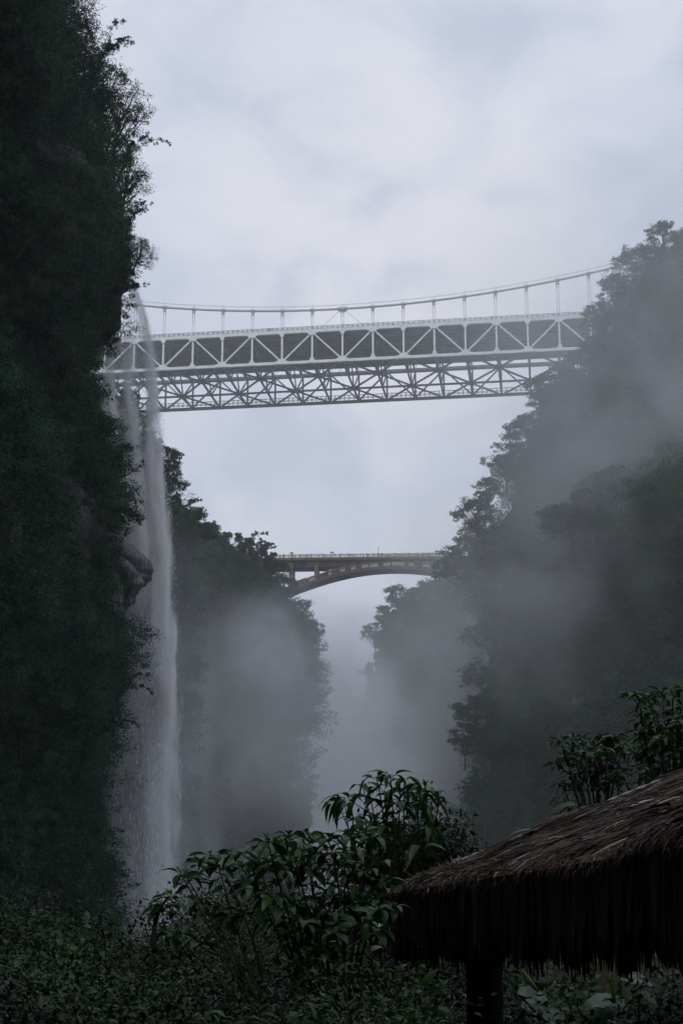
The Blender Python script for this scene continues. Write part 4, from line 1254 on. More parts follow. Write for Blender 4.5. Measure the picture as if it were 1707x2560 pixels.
# middle bushy one
shrub('shrub', 'tall bushy shrub with broad dark leaves in the middle foreground', P(850, 2700, 6.8),
      tipsY([(640, 2150), (668, 2100), (720, 2085), (770, 2080), (820, 2095), (860, 2090), (700, 2150), (770, 2160), (840, 2150), (900, 2130), (930, 2090), (920, 2180), (680, 2240), (760, 2250), (850, 2240), (930, 2250),
             (640, 2215), (960, 2200), (720, 2330), (830, 2330), (930, 2330), (600, 2160)], 7.1, 0.55), 0.085, whorl=8, along=0.40, ratio=0.50, curl=0.9, seed=9, r0=0.008, twigs=2, young=0.05, density=1.0)
# the tall central plant with arching side stems
shrub('sapling', 'tall slender sapling with arching side stems and nodding leaves, centre foreground', P(985, 2560, 9.0),
      tipsY([(975, 1935), (940, 1940), (905, 1960), (1010, 1945), (1040, 1975), (960, 1975), (925, 1990), (1000, 1975)], 9.0, 0.2), 0.125, 'sapling', whorl=5, along=0.10, ratio=0.36, curl=1.3, seed=14, r0=0.009, twigs=1, young=0.1)
shrub('sapling', 'low arching sapling reaching both ways under the tall slender one', P(965, 2480, 9.1),
      tipsY([(860, 1990), (838, 2000), (1080, 2010), (1065, 1995), (880, 2040), (1075, 2070), (1050, 2060), (900, 2060), (1000, 2050), (945, 2060), (870, 2080)], 9.1, 0.3), 0.13, 'sapling', whorl=4, along=0.10, ratio=0.36, curl=1.7, seed=15, r0=0.007, twigs=0, young=0.05)
# behind the roof
shrub('shrub', 'leafy shrub rising behind the thatched roof, left of two', P(1500, 2230, 11.2),
      tipsY([(1400, 1852), (1425, 1838), (1450, 1845), (1480, 1850), (1510, 1842), (1535, 1840), (1410, 1890), (1450, 1890), (1500, 1885), (1545, 1875), (1400, 1960), (1440, 1940), (1490, 1930), (1550, 1930), (1560, 1860), (1400, 2000)], 11.4, 0.5), 0.085, whorl=9, along=0.35, ratio=0.42, curl=0.8, seed=21, r0=0.012, twigs=2, young=0.06)
shrub('shrub', 'taller leafy shrub rising behind the thatched roof at the right edge', P(1690, 2200, 11.6),
      tipsY([(1595, 1738), (1620, 1745), (1650, 1728), (1680, 1722), (1710, 1730), (1600, 1790), (1640, 1785), (1690, 1790), (1590, 1830), (1640, 1840), (1700, 1840), (1585, 1880), (1630, 1890), (1690, 1880), (1740, 1800), (1740, 1730), (1610, 1940), (1680, 1930)], 11.8, 0.5), 0.10, whorl=9, along=0.38, ratio=0.46, curl=0.8, seed=22, r0=0.013, twigs=2, young=0.06)
shrub('plant', 'small dark plant with drooping leaves peeping over the left part of the roof', P(1460, 2140, 10.4),
      tipsY([(1405, 2035), (1440, 2020), (1395, 2065)], 10.4, 0.2), 0.16, 'plant', whorl=5, along=0.2, ratio=0.30, curl=1.3, seed=23, r0=0.008, twigs=0, young=0)

# bank and undergrowth
SK = [(-200, 2270), (0, 2300), (60, 2305), (130, 2325), (200, 2330), (270, 2360), (330, 2395), (380, 2385), (450, 2335), (540, 2300), (640, 2260), (760, 2260), (880, 2280), (1000, 2330), (1060, 2340), (1110, 2340), (1180, 2340), (1300, 2340), (1500, 2300), (1900, 2300)]
def sk(px): return float(np.interp(px, [a for a, b in SK], [b for a, b in SK]))
def bank_pt(px, t, lift=0.0):
    t = max(t, 0.0)
    top = sk(px) + 25
    py = top + (2680 - top) * t ** 0.9
    Y = 12.5 - 6.6 * t ** 0.75
    p = P(px, py, Y)
    p.z += 0.22 * mnoise.noise(Vector((p.x * 0.9, p.y * 0.9, 7))) + 0.16 * abs(mnoise.noise(Vector((p.x * 2.4, p.y * 1.8, 11)))) - 0.05 + 0.12 * mnoise.noise(Vector((p.x * 1.6, p.y * 1.6, 0))) + 0.05 * mnoise.noise(Vector((p.x * 5, p.y * 5, 3)))
    p.z += 0.14 * mnoise.noise(Vector((p.x * 1.7, p.y * 1.2, 21))) * min(1, max(0, (950 - px) / 200))
    p.z -= 0.42 * min(1, max(0, (px - 1000) / 140)) * min(1, max(0, (t - 0.30) / 0.25))
    p.z += lift
    return p
cols_ = np.linspace(-400, 2100, 90); rows_ = np.linspace(0, 1.25, 40)
gv2 = []
for t in rows_:
    for a in cols_:
        gv2.append(tuple(bank_pt(a, t, -0.12)))
# close the bank behind with a falling face
for a in cols_:
    q = bank_pt(a, 0, -0.12); gv2.append((q.x * 1.2, q.y + 6, q.z - 6))
gi2 = np.arange(len(gv2)).reshape(41, 90)
gi2 = np.concatenate([gi2[40:41], gi2[:40]])
q2 = np.stack([gi2[:-1, :-1], gi2[1:, :-1], gi2[1:, 1:], gi2[:-1, 1:]], axis=2).reshape(-1, 4)
o = obj('bank_terrain', npmesh('bank_terrain', np.array(gv2), q2, M['ground'], True)); tag(o, kind='structure')

def undergrowth(label, pxr, tr, n, size, ratio, mt, seed, clump=26, spread=0.13, lift=0.05, curl=0.9):
    rs = np.random.default_rng(seed)
    B = []; D_ = []; S = []
    nc = n // clump
    for c in range(nc):
        px = rs.uniform(*pxr); t = tr[0] + (tr[1] - tr[0]) * rs.random() ** 1.1
        p = bank_pt(px, t, lift)
        if mnoise.noise(Vector((p.x * 2.1, p.y * 2.1, seed))) < rs.uniform(-0.38, 0.12): continue
        p.z += rs.uniform(-0.05, 0.10)
        e = rs.uniform(0.5, 1.4) * spread; cs_ = rs.uniform(0.7, 1.5)
        for k in range(clump):
            o_ = rs.normal(size=3) * e * np.array([1, 1, 0.75])
            B.append((p.x + o_[0], p.y + o_[1], p.z + o_[2]))
            dr = o_ / (np.linalg.norm(o_) + 1e-6) + rs.normal(size=3) * 0.55 + np.array([0, -0.25, 0.25])
            D_.append(dr); S.append(size * rs.uniform(0.55, 1.5) * cs_)
    up = np.tile(np.array([0, -0.3, 1.0]), (len(B), 1)) + rs.normal(size=(len(B), 3)) * 0.45
    v_, f_ = fancy(np.array(B), np.array(D_), up, np.array(S), ratio, curl * rs.uniform(0.4, 1.6, len(B)), st=4)
    o_ = obj('undergrowth', npmesh('undergrowth', v_, f_, M[mt], True))
    return tag(o_, label, 'undergrowth', kind='stuff')
M['lime_leaf'] = leaf_mat('lighter_weed_leaf', (0.016, 0.032, 0.008), (0.050, 0.080, 0.020), 1.2, 0.45, 0.35, 0.25)
undergrowth('scattered taller yellow-green weeds poking out of the bank', (-120, 1200), (0.0, 1.1), 7000, 0.045, 0.26, 'lime_leaf', 31, clump=12, spread=0.10, lift=0.10)
undergrowth('broader dark leaves scattered through the bank', (-120, 1850), (0.05, 1.1), 9000, 0.052, 0.50, 'shrub_leaf', 32, clump=14, spread=0.13, lift=0.06)
undergrowth('tangle of small wet leaves filling the bottom left bank', (-120, 480), (0.0, 1.1), 120000, 0.027, 0.42, 'under_leaf', 5)
undergrowth('fine mixed undergrowth below the middle shrub', (400, 1250), (0.05, 1.1), 150000, 0.026, 0.36, 'under_leaf', 6)
undergrowth('dim low plants under the thatched roof at the bottom right', (1150, 1850), (0.3, 1.1), 20000, 0.045, 0.45, 'under_leaf', 7)
def round_bush(label, blobs, leaf, mt, seed, n=9000):
    rs = np.random.default_rng(seed)
    c0 = P(*blobs[0][:3]); rt = empty('bush', c0 - Vector((0, 0, 1.2))); tag(rt, label, 'bush')
    O = Vector(rt.location); b = MB(); B = []; D_ = []
    for (px, py, Y, r_) in blobs:
        c_ = P(px, py, Y) - O
        b.tube([Vector((0, 0, -1.0)), c_ * 0.5 + Vector((0, 0, 0.05)), c_], [0.03, 0.02, 0.008], 6)
        for k in range(26):
            e = c_ + Vector(rs.normal(size=3)) * r_ * 0.55
            b.tube([c_.lerp(e, 0.1), e], [0.006, 0.003], 4)
            m_ = n // (len(blobs) * 26)
            o_ = rs.normal(size=(m_, 3)) * r_ * 0.20
            B.append(o_ + np.array(e)); D_.append(o_ / r_ * 3 + rs.normal(size=(m_, 3)) * 0.5 + np.array([0, 0, 0.25]))
    b.build('stem', M['twig'], rt, True)
    B = np.concatenate(B); D_ = np.concatenate(D_)
    up = np.tile(np.array([0, -0.3, 1.0]), (len(B), 1)) + rs.normal(size=(len(B), 3)) * 0.45
    v_, f_ = fancy(B, D_, up, leaf * rs.uniform(0.6, 1.4, len(B)), 0.42, rs.uniform(0.4, 1.4, len(B)), st=4)
    o_ = obj('leaves', npmesh('leaves', v_, f_, M[mt], True), rt); o_['kind'] = 'stuff'
round_bush('fine-leaved rounded bush behind the sapling, just left of the roof corner', [(1040, 2130, 11.0, 0.24), (1000, 2170, 10.8, 0.26), (1095, 2160, 11.2, 0.20), (960, 2200, 10.8, 0.26), (1050, 2210, 11, 0.28), (1120, 2200, 11, 0.2)], 0.045, 'under_leaf', 8, 16000)

for k_, (px_, t_, hh_, lf_, rt_, mt_, lb_) in enumerate([
        (35, 0.10, 0.30, 0.050, 0.42, 'shrub_leaf', 'low leafy bush at the left frame edge on top of the bank'),
        (150, 0.16, 0.26, 0.042, 0.34, 'lime_leaf', 'low yellowish bush on the bank crest under the dark cliff'),
        (255, 0.24, 0.28, 0.060, 0.30, 'shrub_leaf', 'narrow-leaved low bush on the bank left of the waterfall foot'),
        (345, 0.34, 0.22, 0.040, 0.45, 'under_leaf', 'small dark bush right under the waterfall foot'),
        (90, 0.48, 0.26, 0.055, 0.50, 'under_leaf', 'round-leaved bush halfway down the bank at the left'),
        (215, 0.60, 0.24, 0.048, 0.36, 'lime_leaf', 'light green weed bush low on the bank at the left'),
        (430, 0.50, 0.22, 0.050, 0.42, 'shrub_leaf', 'low bush on the bank before the leggy shrub'),
        (600, 0.62, 0.22, 0.044, 0.34, 'lime_leaf', 'pale weed bush at the foot of the middle shrub'),
        (1000, 0.42, 0.24, 0.052, 0.40, 'shrub_leaf', 'low bush left of the hut fringe')]):
    b0 = bank_pt(px_, t_, -0.08)
    rs_ = np.random.default_rng(500 + k_)
    tp_ = [b0 + Vector((rs_.normal() * hh_ * 0.55, rs_.normal() * hh_ * 0.4, hh_ * rs_.uniform(0.55, 1.15))) for _ in range(13)]
    shrub('bush', lb_, b0, tp_, lf_, 'bush', r0=0.004, whorl=6, along=0.55, ratio=rt_, curl=0.9, young=0.05, seed=600 + k_, twigs=1, mt=mt_)

def fern(px, t, ln, label, seed):
    rs = np.random.default_rng(seed)
    O = bank_pt(px, t, -0.05); rt = empty('fern', O); tag(rt, label, 'fern')
    st = MB(); B = []; D_ = []; S = []
    for k in range(9):
        a = 6.283 * k / 9 + rs.uniform(-0.3, 0.3); L_ = ln * rs.uniform(0.7, 1.15)
        pts_ = [Vector((math.cos(a) * L_ * u * 0.8, math.sin(a) * L_ * u * 0.8, L_ * (1.15 * u - 0.85 * u * u))) for u in np.linspace(0, 1, 12)]
        st.tube(pts_, list(np.linspace(0.004, 0.001, 12)), 4)
        for i in range(2, 12):
            d_ = (pts_[i] - pts_[i - 1]).normalized(); sd = d_.cross(Vector((0, 0, 1))).normalized()
            for q in range(2):
                p_ = pts_[i - 1].lerp(pts_[i], q * 0.5)
                for sg in (-1, 1):
                    B.append(tuple(p_)); D_.append(tuple(sd * sg + d_ * 0.45 + Vector((0, 0, -0.15)))); S.append(L_ * 0.24 * math.sin(math.pi * min(0.97, 0.18 + i / 13)))
    st.build('stem', M['twig'], rt)
    v_, f_ = fancy(np.array(B), np.array(D_), np.tile([0., 0., 1.], (len(B), 1)), np.array(S), 0.30, np.full(len(B), 0.6), st=4)
    o_ = obj('fronds', npmesh('fronds', v_, f_, M['shrub_leaf'], True), rt); o_['kind'] = 'stuff'
for a in [(110, 0.30, 0.26, 'small fern at the left of the bank below the cliff', 1), (300, 0.55, 0.24, 'fern in the bank left of the leggy shrub stems', 2), (40, 0.75, 0.22, 'fern in the bottom left corner of the bank', 3),
          (520, 0.72, 0.22, 'fern at the bottom of the bank under the leggy shrub', 4), (1030, 0.55, 0.26, 'fern left of the hut post under the fringe', 5), (1110, 0.75, 0.2, 'low fern close to the hut post on its left', 6)]:
    fern(*a)
# thin grass stems and tendrils standing out of the bank
def wisp(label, pts_px, Y, leaf=0.07, name='stalk'):
    O = P(*pts_px[0], Y); pts_ = [P(a, b, Y) - O for a, b in pts_px]
    rt = empty(name, O); tag(rt, label, 'stalk')
    fine_ = []
    for i in range(len(pts_) - 1):
        for t in np.linspace(0, 1, 4)[:-1]: fine_.append(pts_[i].lerp(pts_[i + 1], t))
    fine_.append(pts_[-1])
    b = MB(); b.tube(fine_, list(np.linspace(0.006, 0.002, len(fine_))), 5); b.build('stem', M['twig'], rt)
    Bs = [tuple(fine_[i]) for i in range(2, len(fine_)) for _ in range(2)]
    Ds = [(random.uniform(-1, 1), random.uniform(-0.5, 0.5), random.uniform(-0.6, 0.5)) for _ in Bs]
    v_, f_ = fancy(np.array(Bs), np.array(Ds), np.tile([0., -0.2, 1.], (len(Bs), 1)), np.full(len(Bs), leaf), 0.22, np.full(len(Bs), 1.2))
    o_ = obj('leaves', npmesh('leaves', v_, f_, M['under_leaf'], True), rt); o_['kind'] = 'stuff'
wisp('thin arching stalk at the foot of the waterfall, bent to the right', [(268, 2430), (262, 2340), (248, 2290), (272, 2262), (292, 2275)], 9)
wisp('short upright stalk left of the arching one in the bank', [(232, 2430), (240, 2350), (252, 2300)], 9)
wisp('small nodding stalk on the bank under the waterfall', [(330, 2430), (322, 2380), (312, 2352)], 9)
wisp('low reddish stalk at the left edge above the wet leaves', [(60, 2330), (75, 2270), (98, 2238), (140, 2225)], 11)
wisp('bare thin stalk slanting up beside the central sapling', [(1068, 2140), (1090, 2040), (1103, 1978)], 9)

# broad-leaved plants under the roof
def broad_plant(label, centre, Y, lvs, spear=None):
    O = P(centre[0], centre[1], Y); rt = empty('broad_leaf_plant', O); tag(rt, label, 'plant')
    st = MB()
    for (px, py, ln, ang, tilt) in lvs:
        q = P(px, py, Y + random.uniform(-0.15, 0.15)) - O
        st.tube([Vector((0, 0, -0.4)), Vector((q.x * 0.4, q.y * 0.4, q.z * 0.5 - 0.02)), q], [0.010, 0.008, 0.006], 6)
        dr = Vector((math.cos(ang), -0.35, math.sin(ang)))
        v_, f_ = fancy(np.array([tuple(q)]), np.array([tuple(dr)]), np.array([[0.1, tilt, 1.0]]), np.array([ln]), 0.62, np.array([0.9]), 0.12, 12)
        # ripple the blade
        v_ = v_ + np.array([0, 0, 1.0]) * (0.006 * np.sin(v_[:, :1] * 90 + v_[:, 1:2] * 40))
        obj('leaf', npmesh('leaf', v_, f_, M['broad_leaf'], True), rt)
    st.build('stem', M['twig'], rt, True)
    if spear:
        b = MB(); a0, a1, a2 = [P(x_, y_, Y - 0.1) - O for x_, y_ in spear]
        b.tube([a0, a0.lerp(a1, 0.5), a1, a1.lerp(a2, 0.5), a2], [0.006, 0.014, 0.017, 0.010, 0.001], 8)
        b.build('rolled_leaf', M['young_leaf'], rt, True)
broad_plant('broad wet-leaved plant with a rolled new leaf, just right of the hut post', (1400, 2600), 9.0,
            [(1290, 2480, 0.216, 0.1, -0.5), (1300, 2510, 0.270, -0.15, -0.6), (1350, 2530, 0.257, -0.35, -0.6), (1330, 2560, 0.270, 0.15, -0.5), (1400, 2560, 0.243, -0.5, -0.6), (1290, 2545, 0.189, 2.9, -0.4)], [(1345, 2480), (1320, 2450), (1296, 2412)])
broad_plant('broad-leaved plant with a tall rolled leaf under the right part of the roof', (1560, 2600), 9.2,
            [(1560, 2500, 0.297, 3.4, -0.6), (1545, 2510, 0.243, 2.8, -0.5), (1550, 2450, 0.203, 0.3, -0.6), (1590, 2470, 0.189, -0.4, -0.5), (1520, 2540, 0.189, 3.8, -0.6)], [(1535, 2520), (1530, 2460), (1534, 2400)])

# ------------------------------------------------------------------ thatched hut
A = P(985, 2240, 8.0); B_ = P(1707, 2130, 4.4); Cc = P(1707, 1948, 8.34)
e1 = (B_ - A).normalized(); g1 = (Cc - A); g1 = (g1 - e1 * g1.dot(e1)).normalized()
nrm = e1.cross(g1).normalized()
if nrm.z < 0: nrm = -nrm
EL = (B_ - A).length + 1.1; GL = 2.7
hut = empty('thatched_hut', Vector((A.x + 1.2, A.y - 1.2, -1.9)))
tag(hut, 'open hut with a shaggy brown thatched roof on a dark post, bottom right', 'hut')
HO = Vector(hut.location)
def hb(mb, name, m, smooth=False, label=None):
    o_ = mb.build(name, m, None, smooth); o_.data.transform(Matrix.Translation(-HO)); o_.parent = hut
    if label: o_['label'] = label
    return o_
def rp(s, t, h=0.0):
    """point on the roof: s metres along the eave from the left corner, t metres up the slope"""
    return A + e1 * s + g1 * t + nrm * h
sag = lambda s, t: 0.06 * mnoise.noise(Vector((s * 1.3, t * 1.3, 5))) + 0.03 * mnoise.noise(Vector((s * 4, t * 4, 9))) + 0.012 * mnoise.noise(Vector((s * 11, t * 11, 4)))
b = MB(); vs = []; ns_, nt_ = 40, 26
for i in range(ns_ + 1):
    for j in range(nt_ + 1):
        s_, t_ = EL * i / ns_, GL * j / nt_
        vs.append(tuple(rp(s_, t_, sag(s_, t_) - 0.01)))
n0 = len(vs)
vs += [tuple(Vector(v) - nrm * 0.07) for v in vs]
fs = []
for i in range(ns_):
    for j in range(nt_):
        a_ = i * (nt_ + 1) + j; fs.append((a_, a_ + nt_ + 1, a_ + nt_ + 2, a_ + 1)); fs.append((a_ + n0, a_ + 1 + n0, a_ + nt_ + 2 + n0, a_ + nt_ + 1 + n0))
for i in range(ns_):
    for j in (0, nt_):
        a_ = i * (nt_ + 1) + j; fs.append((a_, a_ + n0, a_ + nt_ + 1 + n0, a_ + nt_ + 1))
for j in range(nt_):
    for i in (0, ns_):
        a_ = i * (nt_ + 1) + j; fs.append((a_, a_ + 1, a_ + 1 + n0, a_ + n0))
b.add(vs, fs); hb(b, 'roof', M['straw'], True)
# thatch: many bent strips lying down the slope in courses
NS = 34000
def strips(n, seed, s_rng, t_rng, ln, wd, yaw, lift, mats, down=None, jitter=1.0):
    rs = np.random.default_rng(seed)
    s_ = rs.uniform(*s_rng, n); t_ = rs.uniform(*t_rng, n)
    L_ = np.minimum(rs.uniform(*ln, n), t_ + rs.uniform(-0.02, 0.05, n)); W_ = rs.uniform(*wd, n); ya = rs.normal(size=n) * yaw
    an = np.array(A); ae = np.array(e1); ag = np.array(g1); an_ = np.array(nrm)
    base = an + ae * s_[:, None] + ag * t_[:, None]
    hh = np.array([sag(a_, b2) for a_, b2 in zip(s_, t_)]) + rs.uniform(0.0, 0.03, n) * (rs.random(n) < 0.8)
    base = base + an_ * hh[:, None]
    dr = -ag * np.cos(ya)[:, None] + ae * np.sin(ya)[:, None]
    sd = np.cross(dr, an_); tw = rs.normal(size=n) * 0.28
    sdv = sd * np.cos(tw)[:, None] + an_ * np.sin(tw)[:, None]
    V = np.empty((n, 4, 2, 3)); lf = rs.uniform(-0.2, 1.0, n) * lift
    bow = rs.normal(size=n) * 0.06
    for k, q in enumerate((0, 0.33, 0.67, 1.0)):
        c_ = base + dr * (L_ * q)[:, None] + an_ * (lf * q * q * L_ + 0.012 * math.sin(q * 3.14))[:, None] + sd * (bow * q * q * L_)[:, None]
        # ends that reach past the eave hang down
        past = np.maximum(0, L_ * q - t_)
        c_[:, 2] -= past * 0.5
        ww = W_ * (1.0, 0.95, 0.75, 0.15)[k]
        V[:, k, 0] = c_ + sdv * ww[:, None] / 2; V[:, k, 1] = c_ - sdv * ww[:, None] / 2
    idx = np.arange(n * 8).reshape(n, 4, 2)
    f_ = np.stack([idx[:, :-1, 0], idx[:, :-1, 1], idx[:, 1:, 1], idx[:, 1:, 0]], axis=-1).reshape(-1, 4)
    me = npmesh('thatch', V.reshape(-1, 3) - np.array(HO), f_, [M[k] for k in mats])
    nz_ = np.array([mnoise.noise(Vector((a_ * 1.4, b2 * 2.4, 2))) for a_, b2 in zip(s_, t_)])
    r_ = rs.random(n)
    mi = np.zeros(n, dtype=np.int32); mi[r_ < 0.10] = 1; mi[(nz_ > 0.36) & (r_ > 0.62)] = 2
    me.polygons.foreach_set('material_index', np.repeat(mi, 3))
    return me
me = strips(NS, 3, (-0.03, EL), (-0.02, GL), (0.10, 0.30), (0.003, 0.010), 0.45, 0.05, ['straw', 'straw_pale', 'straw_rust'])
o = obj('thatch', me, hut); o['kind'] = 'stuff'
me = strips(3000, 8, (-0.04, EL), (0.0, 0.30), (0.05, 0.16), (0.003, 0.007), 0.9, 0.2, ['straw', 'straw_pale', 'straw'])
o = obj('loose_thatch', me, hut); o['kind'] = 'stuff'
me = strips(420, 9, (-0.02, 0.22), (0.16, 0.42), (0.04, 0.10), (0.003, 0.007), 1.2, 0.7, ['straw_pale', 'straw_pale', 'straw'])
o = obj('loose_thatch', me, hut); o['kind'] = 'stuff'; o['label'] = 'pale tuft of loose thatch near the left corner'
me = strips(1500, 12, (-0.02, EL), (0.05, GL), (0.08, 0.26), (0.016, 0.045), 0.35, 0.10, ['straw', 'straw_pale', 'straw_rust'])
o = obj('thatch_flakes', me, hut); o['kind'] = 'stuff'
# tin sheets showing along the far edge
for (s0, s1, t0, t1) in ((-0.035, 0.10, 1.22, 1.62), (-0.03, 0.05, 0.42, 0.66), (-0.03, 0.05, 0.75, 0.93)):
    b = MB(); k_ = 9; vs = []; fs = []
    for i in range(k_ + 1):
        for j in range(2):
            ss = s0 + (s1 - s0) * j; tt = t0 + (t1 - t0) * i / k_
            vs.append(tuple(rp(ss, tt, 0.045 + 0.006 * (i % 2))))
    vs += [tuple(Vector(v) - nrm * 0.004) for v in vs]
    for i in range(k_):
        a_ = 2 * i; fs += [(a_, a_ + 1, a_ + 3, a_ + 2), (a_ + 20, a_ + 22, a_ + 23, a_ + 21), (a_, a_ + 2, a_ + 22, a_ + 20), (a_ + 1, a_ + 21, a_ + 23, a_ + 3)]
    b.add(vs, fs); hb(b, 'tin_sheet', M['tin'])
# hanging fringe along the eave and the left verge
def fringe(p0, p1, n, ln, seed, off, wd=(0.010, 0.026)):
    rs = np.random.default_rng(seed)
    q = np.sort(rs.random(n)); d_ = (p1 - p0); nd_ = Vector((d_.y, -d_.x, 0)).normalized()
    base = np.array([tuple(p0 + d_ * t + nd_ * (off + rs.uniform(-0.03, 0.03))) for t in q]); base[:, 2] -= 0.0
    L_ = rs.uniform(*ln, n) + 0.035 * np.sin(q * 60) ; W_ = rs.uniform(*wd, n)
    sd = np.array(d_.normalized()); ye = rs.normal(size=n) * 0.35
    side = np.stack([sd[0] * np.cos(ye) - sd[1] * np.sin(ye), sd[0] * np.sin(ye) + sd[1] * np.cos(ye), np.zeros(n)], axis=1)
    V = np.empty((n, 4, 2, 3)); sw = rs.normal(size=(n, 2)) * 0.012
    for k, t in enumerate((0, 0.4, 0.8, 1.0)):
        c_ = base.copy(); c_[:, 2] -= L_ * t; c_[:, 0] += sw[:, 0] * t; c_[:, 1] += sw[:, 1] * t
        ww = W_ * (1, 1.05, 0.9, 0.35)[k]
        V[:, k, 0] = c_ + side * ww[:, None] / 2; V[:, k, 1] = c_ - side * ww[:, None] / 2
    idx = np.arange(n * 8).reshape(n, 4, 2)
    f_ = np.stack([idx[:, :-1, 0], idx[:, :-1, 1], idx[:, 1:, 1], idx[:, 1:, 0]], axis=-1).reshape(-1, 4)
    return V.reshape(-1, 3) - np.array(HO), f_
E0 = rp(0.0, 0.03); E1 = rp(EL, 0.03); G1 = rp(0.02, GL)
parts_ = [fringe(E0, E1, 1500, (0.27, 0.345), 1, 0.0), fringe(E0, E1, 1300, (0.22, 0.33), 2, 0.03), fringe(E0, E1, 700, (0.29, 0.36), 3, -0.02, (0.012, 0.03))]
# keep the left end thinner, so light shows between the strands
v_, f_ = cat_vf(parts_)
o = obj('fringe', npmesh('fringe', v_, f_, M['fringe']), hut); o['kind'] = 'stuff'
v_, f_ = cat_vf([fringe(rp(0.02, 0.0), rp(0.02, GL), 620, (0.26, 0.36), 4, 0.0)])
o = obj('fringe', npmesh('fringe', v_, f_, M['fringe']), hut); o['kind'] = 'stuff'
# frame
b = MB(); b.tube([rp(0.1, 0.12, -0.14), rp(EL - 0.1, 0.12, -0.14)], 0.045, 8); hb(b, 'eave_beam', M['timber'], True)
for t in (0.12, 0.9, 1.8, 2.7, 3.6):
    b = MB(); b.tube([rp(t, 0.02, -0.10), rp(t, GL, -0.10)], 0.03, 7); hb(b, 'rafter', M['timber'], True)
pp = min((rp(q_, 0.30, 0) for q_ in np.linspace(0.3, 3.5, 200)), key=lambda v: abs(project((v.x, v.y, -0.45))[0] - 1214))
b = MB(); b.tube([(pp.x, pp.y, -2.4), (pp.x + 0.004, pp.y, -1.2), (pp.x - 0.004, pp.y, -0.6), (pp.x, pp.y, A.z + 0.1)], [0.092, 0.089, 0.087, 0.086], 14); hb(b, 'post', M['timber'], True)
b = MB(); q_ = rp(1.8, GL * 0.9, 0); b.tube([(q_.x, q_.y, -2.4), (q_.x, q_.y, q_.z - 0.1)], 0.085, 12); hb(b, 'post', M['timber'], True)

# ------------------------------------------------------------------ air
hz = MB()
HX, HY0, HY1, HZ0, HZ1 = 500, -120, 1150, -60, 330
hz.bar((0, (HY0 + HY1) / 2, HZ0), (0, (HY0 + HY1) / 2, HZ1), HX * 2, HY1 - HY0, up=(0, 1, 0))
HAZE_D = 0.00038
m = bpy.data.materials.new('haze'); m.use_nodes = True
m.node_tree.nodes.clear()
ou = m.node_tree.nodes.new('ShaderNodeOutputMaterial'); pv = m.node_tree.nodes.new('ShaderNodeVolumePrincipled')
pv.inputs['Color'].default_value = (0.93, 0.97, 1.0, 1); pv.inputs['Density'].default_value = HAZE_D; pv.inputs['Anisotropy'].default_value = 0.2
m.node_tree.links.new(pv.outputs[0], ou.inputs['Volume'])
hzo = hz.build('haze', m); tag(hzo, kind='stuff')

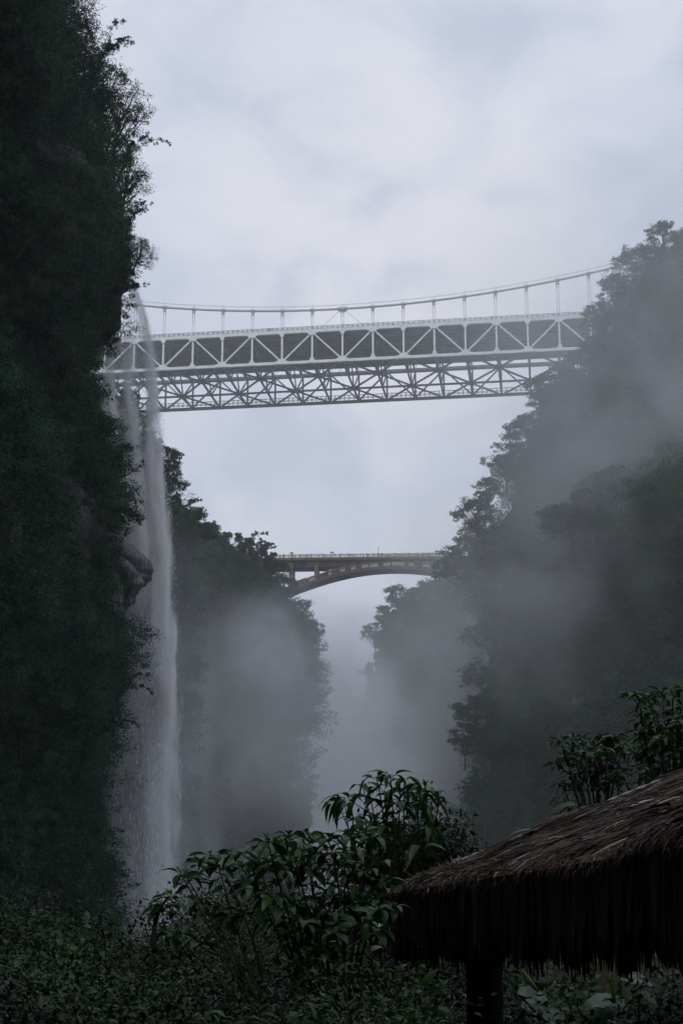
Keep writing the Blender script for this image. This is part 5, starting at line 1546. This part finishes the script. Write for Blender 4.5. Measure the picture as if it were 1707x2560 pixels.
def mist(px, py, Y, rx, ry, rz, dens, seed, label, nscale=1.6, lo=0.38, hi=0.66, col=(0.93, 0.965, 1.0), rot=0.0, pw=1.4, step=1.0):
    """a drifting bank of mist: rounded body whose density thins to nothing at its skin"""
    import bmesh
    bm = bmesh.new(); bmesh.ops.create_icosphere(bm, subdivisions=3, radius=1.0)
    me = bpy.data.meshes.new('mist'); bm.to_mesh(me); bm.free()
    o_ = obj('mist', me); o_.location = P(px, py, Y); o_.scale = (rx, ry, rz); o_.rotation_euler = (0, rot, 0)
    m = bpy.data.materials.new('mist'); m.use_nodes = True
    n, l = m.node_tree.nodes, m.node_tree.links; n.clear()
    ou = n.new('ShaderNodeOutputMaterial'); pv = n.new('ShaderNodeVolumePrincipled'); l.new(pv.outputs[0], ou.inputs['Volume'])
    pv.inputs['Color'].default_value = (*col, 1); pv.inputs['Anisotropy'].default_value = 0.2
    t = n.new('ShaderNodeTexCoord')
    ln = n.new('ShaderNodeVectorMath'); ln.operation = 'DOT_PRODUCT'; l.new(t.outputs['Object'], ln.inputs[0]); l.new(t.outputs['Object'], ln.inputs[1])
    s1 = n.new('ShaderNodeMath'); s1.operation = 'SUBTRACT'; s1.inputs[0].default_value = 1; l.new(ln.outputs['Value'], s1.inputs[1]); s1.use_clamp = True
    s2 = n.new('ShaderNodeMath'); s2.operation = 'POWER'; s2.inputs[1].default_value = pw; l.new(s1.outputs[0], s2.inputs[0])
    ad = n.new('ShaderNodeVectorMath'); ad.operation = 'ADD'; ad.inputs[1].default_value = (seed, seed * 1.3, seed * 0.7); l.new(t.outputs['Object'], ad.inputs[0])
    nz = n.new('ShaderNodeTexNoise'); nz.inputs['Scale'].default_value = nscale; nz.inputs['Detail'].default_value = 5.0; nz.inputs['Distortion'].default_value = 1.1
    l.new(ad.outputs[0], nz.inputs['Vector'])
    mr = n.new('ShaderNodeMapRange'); mr.inputs[1].default_value = lo; mr.inputs[2].default_value = hi; mr.inputs[3].default_value = 0.0; mr.inputs[4].default_value = dens
    l.new(nz.outputs['Fac'], mr.inputs[0])
    mu = n.new('ShaderNodeMath'); mu.operation = 'MULTIPLY'; l.new(mr.outputs[0], mu.inputs[0]); l.new(s2.outputs[0], mu.inputs[1])
    l.new(mu.outputs[0], pv.inputs['Density'])
    m.cycles.volume_step_rate = step
    me.materials.append(m)
    tag(o_, label, kind='stuff')
    return o_
mist(840, 1980, 560, 44, 110, 66, 0.040, 1.0, 'pale mist filling the deep middle of the gorge', 1.3, 0.24, 0.62)
mist(860, 1860, 740, 74, 90, 84, 0.030, 4.0, 'faint mist far down the gorge under the arch bridge', 1.2, 0.2, 0.6)
mist(780, 1820, 318, 36, 34, 36, 0.044, 5.0, 'rising mist in front of the bushy headland', 1.6, 0.34, 0.66)
mist(668, 1590, 322, 15, 18, 16, 0.032, 17.0, 'plume of mist curling up the bushy headland', 1.7, 0.36, 0.68)
mist(1600, 900, 300, 64, 40, 60, 0.020, 8.0, 'thin mist over the tall right slope', 1.7, 0.36, 0.68)
mist(1330, 1440, 285, 32, 28, 36, 0.022, 14.0, 'wisp of mist crossing the middle of the right slope', 1.7, 0.36, 0.68)
mist(1110, 1700, 440, 36, 60, 70, 0.012, 3.0, 'mist drifting between the right shoulder and the misty bluff', 1.6, 0.30, 0.62)
mist(375, 2050, 107, 8.0, 5, 24, 0.22, 2.0, 'spray blown off the foot of the waterfall', 1.8, 0.36, 0.66)
mist(430, 1600, 150, 9, 14, 16, 0.016, 12.0, 'thin spray drifting right of the waterfall over the dark slope', 1.8, 0.36, 0.68)
